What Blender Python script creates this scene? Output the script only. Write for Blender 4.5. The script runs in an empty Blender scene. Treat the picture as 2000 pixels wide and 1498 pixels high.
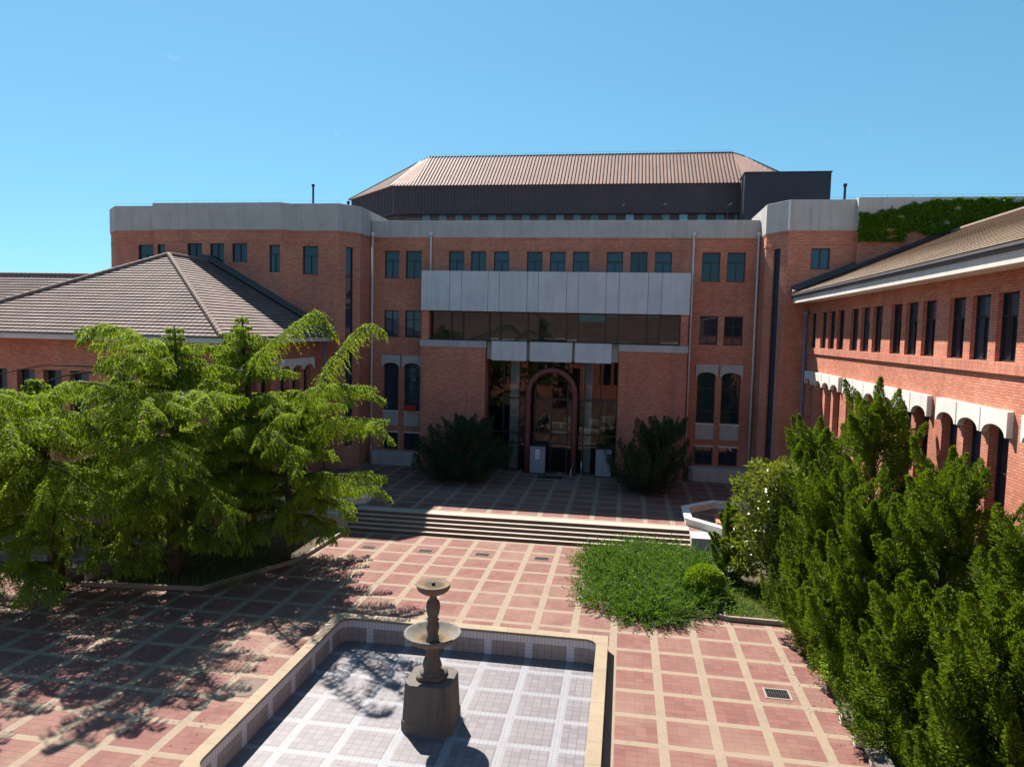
import bpy, math, random
import numpy as np
from mathutils import Vector, Matrix
R = math.radians
random.seed(7)
scene = bpy.context.scene
COL = scene.collection

# ------------------------------------------------------------------ camera
PITCH, YAW, ROLL, FPX = .0729806, .1562743, -.0228916, 1392.98
def camera():
    cy, sy = math.cos(YAW), math.sin(YAW)
    fwd = Vector((-sy*math.cos(PITCH), cy*math.cos(PITCH), -math.sin(PITCH)))
    right = Vector((cy, sy, 0)); down = fwd.cross(right)
    c, s = math.cos(ROLL), math.sin(ROLL)
    r2 = c*right + s*down; d2 = -s*right + c*down
    m = Matrix((r2, -d2, -fwd)).transposed().to_4x4()
    m.translation = (0, 0, 10)
    cam = bpy.data.cameras.new("camera")
    cam.sensor_width = 36; cam.lens = FPX/2000*36
    cam.clip_start = .1; cam.clip_end = 2000
    o = bpy.data.objects.new("camera", cam); COL.objects.link(o); o.matrix_world = m
    scene.camera = o
camera()

# ------------------------------------------------------------------ light
SUN = Vector((-.453, .672, 1)).normalized()
EXPOSURE = 1.3
scene.view_settings.view_transform = 'Standard'
scene.view_settings.look = 'None'
scene.view_settings.exposure = EXPOSURE
scene.view_settings.gamma = 1
scene.view_settings.use_curve_mapping = False
world = bpy.data.worlds.new("World"); scene.world = world
world.use_nodes = True
def sky():
    nt = world.node_tree; nt.nodes.clear()
    out = nt.nodes.new('ShaderNodeOutputWorld'); bg = nt.nodes.new('ShaderNodeBackground')
    st = nt.nodes.new('ShaderNodeTexSky'); st.sky_type = 'NISHITA'; st.sun_disc = False
    st.sun_elevation = math.asin(SUN.z); st.sun_rotation = math.atan2(SUN.x, SUN.y)
    st.altitude = 100; st.air_density = 1.0; st.dust_density = .25; st.ozone_density = 2.2
    bg.inputs['Strength'].default_value = .058
    def mul(src, c):
        m = nt.nodes.new('ShaderNodeMix'); m.data_type = 'RGBA'; m.blend_type = 'MULTIPLY'
        m.inputs[0].default_value = 1; m.inputs[7].default_value = (*c, 1); nt.links.new(src, m.inputs[6]); return m.outputs[2]
    # a clear, deep sky whose horizon stays soft: each channel compressed a little
    sp = nt.nodes.new('ShaderNodeSeparateColor'); nt.links.new(mul(st.outputs[0], (.068, .1, .104)), sp.inputs[0])
    cb = nt.nodes.new('ShaderNodeCombineColor')
    for k, (g, a) in enumerate(((.62, 4.4), (.62, 6.65), (.6, 7.75))):
        pw = nt.nodes.new('ShaderNodeMath'); pw.operation = 'POWER'; pw.inputs[1].default_value = g; nt.links.new(sp.outputs[k], pw.inputs[0])
        ml = nt.nodes.new('ShaderNodeMath'); ml.operation = 'MULTIPLY'; ml.inputs[1].default_value = a; nt.links.new(pw.outputs[0], ml.inputs[0])
        nt.links.new(ml.outputs[0], cb.inputs[k])
    sky_c = cb.outputs[0]
    # a few wisps of cirrus high over the roofs
    geo = nt.nodes.new('ShaderNodeTexCoord')
    mp = nt.nodes.new('ShaderNodeMapping'); mp.inputs['Scale'].default_value = (7, 7, 16); nt.links.new(geo.outputs['Generated'], mp.inputs[0])
    no = nt.nodes.new('ShaderNodeTexNoise'); no.inputs['Scale'].default_value = 1.3; no.inputs['Detail'].default_value = 9; no.inputs['Roughness'].default_value = .62
    nt.links.new(mp.outputs[0], no.inputs['Vector'])
    mr = nt.nodes.new('ShaderNodeMapRange'); mr.inputs[1].default_value = .68; mr.inputs[2].default_value = .86; mr.inputs[4].default_value = .35
    nt.links.new(no.outputs[0], mr.inputs[0])
    cl = nt.nodes.new('ShaderNodeMix'); cl.data_type = 'RGBA'; nt.links.new(mr.outputs[0], cl.inputs[0])
    nt.links.new(sky_c, cl.inputs[6]); cl.inputs[7].default_value = (9, 9.5, 10, 1)
    nt.links.new(cl.outputs[2], bg.inputs['Color']); nt.links.new(bg.outputs[0], out.inputs[0])
sky()
sl = bpy.data.lights.new("sun", 'SUN'); sl.energy = 5.0; sl.angle = R(.53); sl.color = (1, .95, .87)
so = bpy.data.objects.new("sun", sl); COL.objects.link(so)
so.rotation_euler = (-SUN).to_track_quat('-Z', 'Y').to_euler(); so.location = (-20, 40, 60)

# ------------------------------------------------------------------ materials
class NT:
    def __init__(s, name):
        s.m = bpy.data.materials.new(name); s.m.use_nodes = True
        s.nt = s.m.node_tree; s.nt.nodes.clear()
        s.out = s.n('ShaderNodeOutputMaterial')
    def n(s, t, **kw):
        x = s.nt.nodes.new(t)
        for k, v in kw.items(): setattr(x, k, v)
        return x
    def set(s, sock, v):
        if hasattr(v, 'is_output') or isinstance(v, bpy.types.NodeSocket): s.nt.links.new(v, sock)
        else:
            if sock.type == 'RGBA' and len(v) == 3: v = (*v, 1)
            sock.default_value = v
    def math(s, op, a, b=0., c=0.):
        x = s.n('ShaderNodeMath', operation=op)
        s.set(x.inputs[0], a); s.set(x.inputs[1], b); s.set(x.inputs[2], c)
        return x.outputs[0]
    def mix(s, f, a, b, mode='MIX'):
        x = s.n('ShaderNodeMix', data_type='RGBA', blend_type=mode)
        s.set(x.inputs[0], f); s.set(x.inputs[6], a); s.set(x.inputs[7], b)
        return x.outputs[2]
    def uv(s):
        return s.n('ShaderNodeTexCoord').outputs['UV']
    def pos(s):
        return s.n('ShaderNodeNewGeometry').outputs['Position']
    def sep(s, v):
        x = s.n('ShaderNodeSeparateXYZ'); s.set(x.inputs[0], v); return x.outputs
    def comb(s, x=0., y=0., z=0.):
        c = s.n('ShaderNodeCombineXYZ')
        for i, v in enumerate((x, y, z)): s.set(c.inputs[i], v)
        return c.outputs[0]
    def noise(s, vec, scale, detail=4., rough=.55, dist=0.):
        x = s.n('ShaderNodeTexNoise'); s.set(x.inputs['Vector'], vec)
        x.inputs['Scale'].default_value = scale; x.inputs['Detail'].default_value = detail
        x.inputs['Roughness'].default_value = rough; x.inputs['Distortion'].default_value = dist
        return x.outputs[0]
    def ramp(s, f, a, b):
        x = s.n('ShaderNodeMapRange'); s.set(x.inputs[0], f)
        x.inputs[1].default_value = a; x.inputs[2].default_value = b
        return x.outputs[0]
    def scale(s, v, k):
        x = s.n('ShaderNodeVectorMath', operation='MULTIPLY'); s.set(x.inputs[0], v); x.inputs[1].default_value = k
        return x.outputs[0]
    def strip(s, x, off, pitch, w):       # 1 inside a strip of width w centred on off + k pitch
        f = s.math('FRACT', s.math('DIVIDE', s.math('SUBTRACT', x, off - w/2), pitch))
        return s.math('LESS_THAN', f, w/pitch)
    def bump(s, h, strength=.3, dist=.01):
        b = s.n('ShaderNodeBump'); s.set(b.inputs['Height'], h)
        b.inputs['Strength'].default_value = strength; b.inputs['Distance'].default_value = dist
        return b.outputs[0]
    def pr(s, color, rough=.8, normal=None, spec=.3, metal=0., **kw):
        p = s.n('ShaderNodeBsdfPrincipled')
        s.set(p.inputs['Base Color'], color); s.set(p.inputs['Roughness'], rough)
        p.inputs['Specular IOR Level'].default_value = spec; p.inputs['Metallic'].default_value = metal
        for k, v in kw.items(): s.set(p.inputs[k], v)
        if normal is not None: s.set(p.inputs['Normal'], normal)
        return p.outputs[0]
    def done(s, sh):
        s.nt.links.new(sh, s.out.inputs[0]); return s.m

def mat_brick(name, c1, c2, mortar, bw=.24, rh=.083, soldier=False):
    t = NT(name); uv = t.uv()
    if soldier:
        q = t.sep(uv); uv = t.comb(q[1], q[0], 0.)
    b = t.n('ShaderNodeTexBrick'); t.set(b.inputs['Vector'], uv)
    b.inputs['Scale'].default_value = 1; b.inputs['Brick Width'].default_value = bw; b.inputs['Row Height'].default_value = rh
    b.inputs['Mortar Size'].default_value = .009; b.inputs['Mortar Smooth'].default_value = .25; b.inputs['Bias'].default_value = -.1
    t.set(b.inputs['Color1'], c1); t.set(b.inputs['Color2'], c2); t.set(b.inputs['Mortar'], mortar)
    p = t.pos()
    big = t.noise(p, .22, 6, .65); sm = t.noise(p, 9., 2)
    c = t.mix(t.ramp(big, .35, .7), b.outputs[0], t.mix(1., b.outputs[0], (.70, .62, .64), 'MULTIPLY'))
    c = t.mix(t.ramp(sm, .3, .8), c, t.mix(1., c, (1.18, 1.1, 1.02), 'MULTIPLY'))
    streak = t.noise(t.scale(p, (1.6, 1.6, .12)), 1.2, 4, .65)
    c = t.mix(t.math('MULTIPLY', t.ramp(streak, .52, .78), .45), c, (.17, .115, .10))
    return t.done(t.pr(c, .88, t.bump(t.math('SUBTRACT', 1., b.outputs[1]), .6, .012), .2))

def mat_concrete(name, c, dark=.55, streaks=.5, rough=.85, joint=None):
    t = NT(name); p = t.pos()
    n1 = t.noise(p, .8, 6, .6); n2 = t.noise(p, 14., 3, .6)
    st = t.noise(t.scale(p, (2.2, 2.2, .16)), 1.3, 5, .7)
    d = tuple(x*dark for x in c)
    k = t.mix(t.ramp(n1, .3, .75), c, tuple(x*.78 for x in c))
    k = t.mix(t.math('MULTIPLY', t.ramp(st, .48, .75), streaks), k, d)
    k = t.mix(t.math('MULTIPLY', t.ramp(n2, .45, .8), .3), k, tuple(x*1.15 for x in c))
    if joint:
        q = t.sep(p)
        j = t.math('MAXIMUM', t.strip(q[0], joint[0], .9, .012), t.strip(q[1], joint[1], .9, .012))
        k = t.mix(j, k, tuple(x*.45 for x in c))
    return t.done(t.pr(k, rough, t.bump(n2, .15, .01), .25))

def mat_plain(name, c, rough=.5, metal=0., spec=.4, var=.15, nscale=3.):
    t = NT(name); n = t.noise(t.pos(), nscale, 4, .6)
    k = t.mix(t.ramp(n, .3, .75), tuple(x*(1+var) for x in c), tuple(x*(1-var) for x in c))
    return t.done(t.pr(k, t.math('ADD', t.math('MULTIPLY', n, .15), rough-.07), None, spec, metal))

def mat_glass(name, c, ior=2.0, rough=.02, wav=.0012):
    t = NT(name); n = t.noise(t.pos(), .9, 2, .4)
    oi = t.n('ShaderNodeObjectInfo'); f = t.math('POWER', oi.outputs['Random'], 2.)
    c = t.mix(f, tuple(x*.55 for x in c), tuple(x*1.9 for x in c))
    return t.done(t.pr(c, rough, t.bump(n, .2, wav*10), .5, 0., IOR=ior))

def mat_clear_glass(name):
    t = NT(name)
    tr = t.n('ShaderNodeBsdfTransparent'); tr.inputs[0].default_value = (.72, .78, .80, 1)
    gl = t.n('ShaderNodeBsdfGlossy'); gl.inputs['Color'].default_value = (.9, .9, .9, 1); gl.inputs['Roughness'].default_value = .015
    t.set(gl.inputs['Normal'], t.bump(t.noise(t.pos(), .7, 2, .4), .12, .012))
    fr = t.n('ShaderNodeFresnel'); fr.inputs[0].default_value = 1.45
    mx = t.n('ShaderNodeMixShader'); t.set(mx.inputs[0], fr.outputs[0])
    t.nt.links.new(tr.outputs[0], mx.inputs[1]); t.nt.links.new(gl.outputs[0], mx.inputs[2])
    return t.done(mx.outputs[0])

def mat_paving(name, xo, yo, px=1.32, py=1.31, w=.25):
    t = NT(name); p = t.pos(); q = t.sep(p)
    sx = t.strip(q[0], xo, px, w); sy = t.strip(q[1], yo, py, w-.04)
    s = t.math('MAXIMUM', sx, sy)
    cell = t.comb(t.math('FLOOR', t.math('DIVIDE', t.math('SUBTRACT', q[0], xo), px)),
                  t.math('FLOOR', t.math('DIVIDE', t.math('SUBTRACT', q[1], yo), py)), 0.)
    wn = t.n('ShaderNodeTexWhiteNoise', noise_dimensions='3D'); t.set(wn.inputs[0], cell)
    # pavers inside a cell
    tx, ty = (px-w)/4, (py-w+.04)/5
    lx = t.math('SUBTRACT', q[0], xo + w/2); ly = t.math('SUBTRACT', q[1], yo + (w-.04)/2)
    fx = t.math('FRACT', t.math('DIVIDE', lx, px)); fy = t.math('FRACT', t.math('DIVIDE', ly, py))
    ux = t.math('DIVIDE', t.math('MULTIPLY', fx, px), tx); uy = t.math('DIVIDE', t.math('MULTIPLY', fy, py), ty)
    jx = t.math('LESS_THAN', t.math('FRACT', t.math('ADD', ux, .02)), .03); jy = t.math('LESS_THAN', t.math('FRACT', t.math('ADD', uy, .03)), .07)
    j = t.math('MAXIMUM', jx, jy)
    wp = t.n('ShaderNodeTexWhiteNoise', noise_dimensions='3D')
    t.set(wp.inputs[0], t.comb(t.math('ADD', t.math('FLOOR', ux), t.math('MULTIPLY', t.math('FLOOR', t.math('DIVIDE', lx, px)), 7.)),
                               t.math('ADD', t.math('FLOOR', uy), t.math('MULTIPLY', t.math('FLOOR', t.math('DIVIDE', ly, py)), 9.)), 0.))
    n1 = t.noise(p, .5, 5, .6); n2 = t.noise(p, 6., 4, .65); n3 = t.noise(p, 40., 2, .5)
    pink = t.mix(wp.outputs[0], (.150, .055, .047), (.205, .083, .069))
    pink = t.mix(t.math('MULTIPLY', wn.outputs[0], .35), pink, (.19, .095, .074))
    pink = t.mix(t.ramp(n1, .45, .72), pink, (.215, .122, .09))          # faded, sandy areas
    pink = t.mix(t.math('MULTIPLY', t.ramp(n2, .45, .75), .45), pink, (.17, .085, .07))
    pink = t.mix(t.math('MULTIPLY', j, .75), pink, (.075, .045, .04))
    sand = t.mix(t.ramp(n2, .3, .75), (.265, .205, .147), (.205, .158, .113))
    sand = t.mix(t.ramp(n1, .35, .7), sand, (.25, .18, .125))
    c = t.mix(s, pink, sand)
    c = t.mix(t.math('MULTIPLY', t.ramp(n3, .5, .8), .2), c, (.11, .08, .07))
    pale = t.noise(p, .16, 5, .7, .4); c = t.mix(t.math('MULTIPLY', t.ramp(pale, .52, .68), .45), c, (.26, .185, .14))
    drip = t.noise(p, 3.3, 6, .75, .6); c = t.mix(t.math('MULTIPLY', t.ramp(drip, .60, .70), .30), c, (.12, .08, .068))
    blot = t.noise(p, .9, 6, .7)
    c = t.mix(t.math('MULTIPLY', t.ramp(blot, .52, .74), .42), c, (.13, .085, .075))
    return t.done(t.pr(c, .85, t.bump(t.math('SUBTRACT', n3, t.math('MULTIPLY', j, .8)), .25, .008), .25))

def mat_pool_tile(name, xo, yo, px=1.32, py=1.31, w=.215, ts=.11):
    t = NT(name); p = t.pos(); q = t.sep(p)
    s = t.math('MAXIMUM', t.strip(q[0], xo, px, w), t.strip(q[1], yo, py, w*.85))
    def joint(x, size, wd): return t.strip(x, 0, size, wd)
    jb = t.math('MAXIMUM', joint(q[0], ts*2, .018), joint(q[1], ts*2, .018))
    js = t.math('MAXIMUM', joint(q[0], ts, .01), joint(q[1], ts, .01))
    n = t.noise(p, 1.2, 5, .65); n2 = t.noise(p, 25., 2)
    wt = t.n('ShaderNodeTexWhiteNoise', noise_dimensions='3D')
    t.set(wt.inputs[0], t.comb(t.math('FLOOR', t.math('DIVIDE', q[0], ts*2)), t.math('FLOOR', t.math('DIVIDE', q[1], ts*2)), 0.))
    grey = t.mix(wt.outputs[0], (.122, .104, .116), (.165, .142, .153))
    grey = t.mix(t.math('MULTIPLY', jb, .8), grey, (.055, .047, .055))
    wh = t.mix(t.math('MULTIPLY', js, .8), (.215, .21, .23), (.095, .087, .097))
    c = t.mix(s, grey, wh)
    c = t.mix(t.math('MULTIPLY', t.ramp(n, .46, .74), .5), c, (.15, .125, .115))
    return t.done(t.pr(c, .55, t.bump(n2, .05, .005), .35))

def mat_pool_wall(name):
    t = NT(name); p = t.pos(); q = t.sep(p); uv = t.sep(t.uv())
    top = t.math('GREATER_THAN', q[2], .15)
    cx = t.math('MAXIMUM', t.math('MULTIPLY', t.strip(q[0], -.07, 1.32, .24), 1.), 0.)
    g = t.n('ShaderNodeNewGeometry'); nn = t.sep(g.outputs['Normal'])
    facy = t.math('GREATER_THAN', t.math('ABSOLUTE', nn[1]), .7)
    cy = t.strip(q[1], 20.92, 1.31, .24)
    col = t.math('ADD', t.math('MULTIPLY', cx, facy), t.math('MULTIPLY', cy, t.math('SUBTRACT', 1., facy)))
    jw = t.strip(uv[0], 0, .11, .011); jh = t.strip(q[2], -.33, .12, .010); jb = t.math('MAXIMUM', t.strip(uv[0], 0, .22, .012), t.strip(q[2], -.33, .24, .012))
    n = t.noise(p, 3., 4, .6)
    brown = t.mix(t.ramp(n, .35, .7), (.30, .235, .205), (.36, .29, .26)); brown = t.mix(t.math('MULTIPLY', jb, .7), brown, (.1, .08, .08))
    wh = t.mix(t.math('MULTIPLY', jw, .9), (.62, .58, .57), (.10, .085, .09))
    wc = t.mix(t.math('MULTIPLY', jh, .8), (.56, .53, .55), (.16, .145, .15))
    c = t.mix(col, brown, wc); c = t.mix(top, c, wh)
    return t.done(t.pr(c, .5, None, .35))

def mat_tiles(name, a, b, pitch=.3):
    t = NT(name); uv = t.uv(); q = t.sep(uv); p = t.pos()
    row = t.math('FLOOR', t.math('DIVIDE', q[1], .333)); colm = t.math('FLOOR', t.math('DIVIDE', q[0], pitch))
    wn = t.n('ShaderNodeTexWhiteNoise', noise_dimensions='3D'); t.set(wn.inputs[0], t.comb(colm, row, 0.))
    wave = t.math('SINE', t.math('MULTIPLY', q[0], 2*math.pi/pitch))
    n = t.noise(p, .6, 5, .65)
    c = t.mix(wn.outputs[0], a, b)
    c = t.mix(t.ramp(n, .4, .75), c, tuple(x*.72 for x in a))
    gap = t.math('LESS_THAN', wave, -.86)
    c = t.mix(t.math('MULTIPLY', gap, .6), c, tuple(x*.3 for x in a))
    return t.done(t.pr(c, .8, t.bump(wave, .9, .03), .25))

def mat_metal_roof(name):
    t = NT(name); p = t.pos()
    n = t.noise(p, .45, 6, .7); n2 = t.noise(t.scale(p, (6, 1, 1)), 1.2, 5, .7)
    c = t.mix(t.ramp(n, .35, .7), (.37, .225, .18), (.29, .17, .135))
    c = t.mix(t.math('MULTIPLY', t.ramp(n2, .56, .72), .8), c, (.25, .11, .07))
    return t.done(t.pr(c, .8, None, .15, .2))

def mat_leaf(name, a, b, trans=.5, gloss=.35, spec=.3):
    t = NT(name)
    g = t.n('ShaderNodeNewGeometry'); rnd = g.outputs['Random Per Island']
    n = t.noise(g.outputs['Position'], 1.9, 3, .6)
    f = t.math('ADD', t.math('MULTIPLY', rnd, .45), t.math('MULTIPLY', t.ramp(n, .32, .68), .55))
    c = t.mix(f, a, b)
    p = t.pr(c, gloss, None, spec)
    tr = t.n('ShaderNodeBsdfTranslucent'); t.set(tr.inputs[0], t.mix(1., c, (1.5, 1.45, .7), 'MULTIPLY'))
    mx = t.n('ShaderNodeMixShader'); mx.inputs[0].default_value = trans
    t.nt.links.new(p, mx.inputs[1]); t.nt.links.new(tr.outputs[0], mx.inputs[2])
    return t.done(mx.outputs[0])

def mat_bark(name, c):
    t = NT(name); p = t.pos(); n = t.noise(t.scale(p, (9, 9, 1.5)), 1.5, 5, .7)
    return t.done(t.pr(t.mix(n, tuple(x*.45 for x in c), tuple(x*1.4 for x in c)), .95, t.bump(n, .8, .03), .1))

def mat_bowl(name):
    t = NT(name); p = t.pos(); q = t.sep(p)
    r = t.math('SQRT', t.math('ADD', t.math('POWER', t.math('ADD', q[0], 4.72), 2.), t.math('POWER', t.math('SUBTRACT', q[1], 17.6), 2.)))
    n = t.noise(p, 7., 5, .65); n2 = t.noise(p, 2.5, 4, .6)
    c = t.mix(t.ramp(n, .35, .7), (.19, .172, .150), (.115, .105, .093))
    rr = t.math('ADD', r, t.math('MULTIPLY', t.math('SUBTRACT', n2, .5), .35))
    och = t.ramp(rr, .62, .30)
    c = t.mix(t.math('MULTIPLY', och, .85), c, (.165, .105, .045))
    c = t.mix(t.ramp(rr, .33, .20), c, (.06, .045, .03))
    return t.done(t.pr(c, .85, t.bump(n, .3, .01), .2))
M = dict(
    brick=mat_brick("red_brick", (.545, .195, .122), (.68, .295, .192), (.25, .13, .105)),
    soldier=mat_brick("soldier_brick", (.545, .20, .127), (.67, .295, .197), (.25, .13, .105), .24, .09, True),
    concrete=mat_concrete("grey_concrete", (.46, .42, .40), .5, .6),
    smooth=mat_concrete("smooth_panel", (.60, .58, .59), .62, .55),
    white=mat_concrete("white_stucco", (.72, .68, .62), .62, .4),
    fascia=mat_concrete("fascia_concrete", (.66, .60, .54), .55, .4),
    sand=mat_concrete("coping_stone", (.295, .225, .15), .6, .45, .8, (-.7, 21.6)),
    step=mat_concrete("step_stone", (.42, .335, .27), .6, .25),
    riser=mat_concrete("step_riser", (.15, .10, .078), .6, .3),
    kerb=mat_concrete("kerb_stone", (.30, .245, .19), .55, .4),
    stone=mat_concrete("fountain_stone", (.14, .122, .106), .42, .85),
    bowl=mat_bowl("bowl_stone"),
    soil=mat_concrete("soil", (.085, .065, .04), .5, .3, .95),
    frame=mat_plain("dark_frame", (.018, .022, .024), .4),
    brown=mat_plain("brown_frame", (.045, .028, .02), .45),
    glass=mat_glass("window_glass", (.018, .036, .058), 1.5),
    rglass=mat_glass("tinted_glass", (.010, .009, .009), 1.55),
    teal=mat_glass("teal_glass", (.09, .19, .22), 1.5),
    clear=mat_clear_glass("entrance_glass"),
    cladding=mat_plain("purple_brown_cladding", (.062, .042, .052), .55, 0, .3, .12, .7),
    box=mat_plain("dark_metal_box", (.032, .030, .042), .5, 0, .3, .1, .6),
    mroof=mat_metal_roof("rusty_metal_roof"),
    tiles=mat_tiles("brown_roof_tile", (.185, .124, .105), (.255, .18, .156)),
    tilesr=mat_tiles("tan_roof_tile", (.34, .24, .165), (.46, .335, .235), .24),
    gap=mat_plain("tile_gap_shade", (.07, .045, .04), .9, 0, .1),  # shadow under the tile noses, put into the colour of the course risers
    darkroof=mat_plain("dark_corner_sheet", (.115, .066, .058), .85, 0, .1, .2, .7),  # corner facets, a darker brown than the front slope
    seam=mat_plain("roof_seam", (.085, .05, .045), .6, 0, .2),  # dark brown carries the shade on the seam sides turned from the sun
    cap=mat_plain("ridge_tile", (.22, .15, .12), .8, 0, .2),
    flash=mat_plain("lead_flashing", (.055, .055, .06), .6),
    gutter=mat_plain("gutter_metal", (.11, .10, .105), .55, 0, .3),
    pipe=mat_plain("pale_pipe", (.62, .58, .58), .5),
    bpipe=mat_plain("blue_pipe", (.14, .20, .30), .5),
    iron=mat_plain("dark_iron", (.025, .025, .027), .6, 0, .2),
    black=mat_plain("drain_hole", (.004, .004, .004), .9, 0, .05),
    mancover=mat_concrete("manhole_stone", (.17, .125, .10), .6, .4),
    redpaint=mat_plain("dull_red_paint", (.165, .048, .042), .55),
    rail=mat_plain("steel_rail", (.55, .55, .56), .3, .8),
    cabinet=mat_plain("grey_cabinet", (.26, .27, .31), .5),
    paper=mat_plain("white_notice", (.75, .75, .75), .6),
    redsign=mat_plain("red_board", (.45, .02, .02), .5),
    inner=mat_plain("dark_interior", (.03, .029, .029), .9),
    column=mat_concrete("pale_column", (.36, .38, .37), .8, .1),
    plaza=mat_paving("pink_paving", -.07, 23.65),
    terrace=mat_paving("terrace_paving", -.05, 36.43),
    pooltile=mat_pool_tile("pool_tile", -.07, 20.92),
    poolwall=mat_pool_wall("pool_wall_tile"),
    ground=mat_concrete("grey_ground", (.18, .16, .14), .6, .2, .95),
    deck=mat_concrete("roof_deck", (.25, .24, .23), .6, .2, .95),
    bark=mat_bark("bark", (.10, .07, .05)),
    cedar=mat_leaf("cedar_needles", (.095, .16, .014), (.26, .345, .03), .45, .5, .2),
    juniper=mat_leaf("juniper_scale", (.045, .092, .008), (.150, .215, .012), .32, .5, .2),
    jshade=mat_leaf("shaded_juniper_scale", (.018, .05, .024), (.045, .09, .038), .25, .5, .2),  # juniper colour darkened and blued for the two plants standing in shade
    mat_=mat_leaf("creeping_needles", (.036, .09, .014), (.115, .20, .028), .36, .5, .2),
    box_=mat_leaf("boxwood_leaf", (.12, .20, .012), (.20, .29, .02), .35, .4, .3),
    broad=mat_leaf("glossy_leaf", (.08, .115, .014), (.18, .21, .03), .35, .28, .5),
    litter=mat_leaf("dry_litter", (.09, .06, .03), (.20, .13, .06), .2, .7, .1),
    grass=mat_leaf("grass_blade", (.07, .14, .02), (.17, .21, .06), .4, .5, .2),
    vine=mat_leaf("vine_leaf", (.06, .13, .006), (.12, .20, .014), .35, .5, .2),
)

# ------------------------------------------------------------------ mesh tools
class Frame:                                   # wall frame: s along the wall, o outward, z up
    def __init__(f, A, B):
        f.A = np.array((A[0], A[1])); d = np.array((B[0]-A[0], B[1]-A[1])); f.L = float(np.hypot(*d)); f.t = d/f.L
        f.n = np.array((f.t[1], -f.t[0]))
    def p(f, s, o, z):
        q = f.A + f.t*s + f.n*o
        return (float(q[0]), float(q[1]), float(z))

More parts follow.
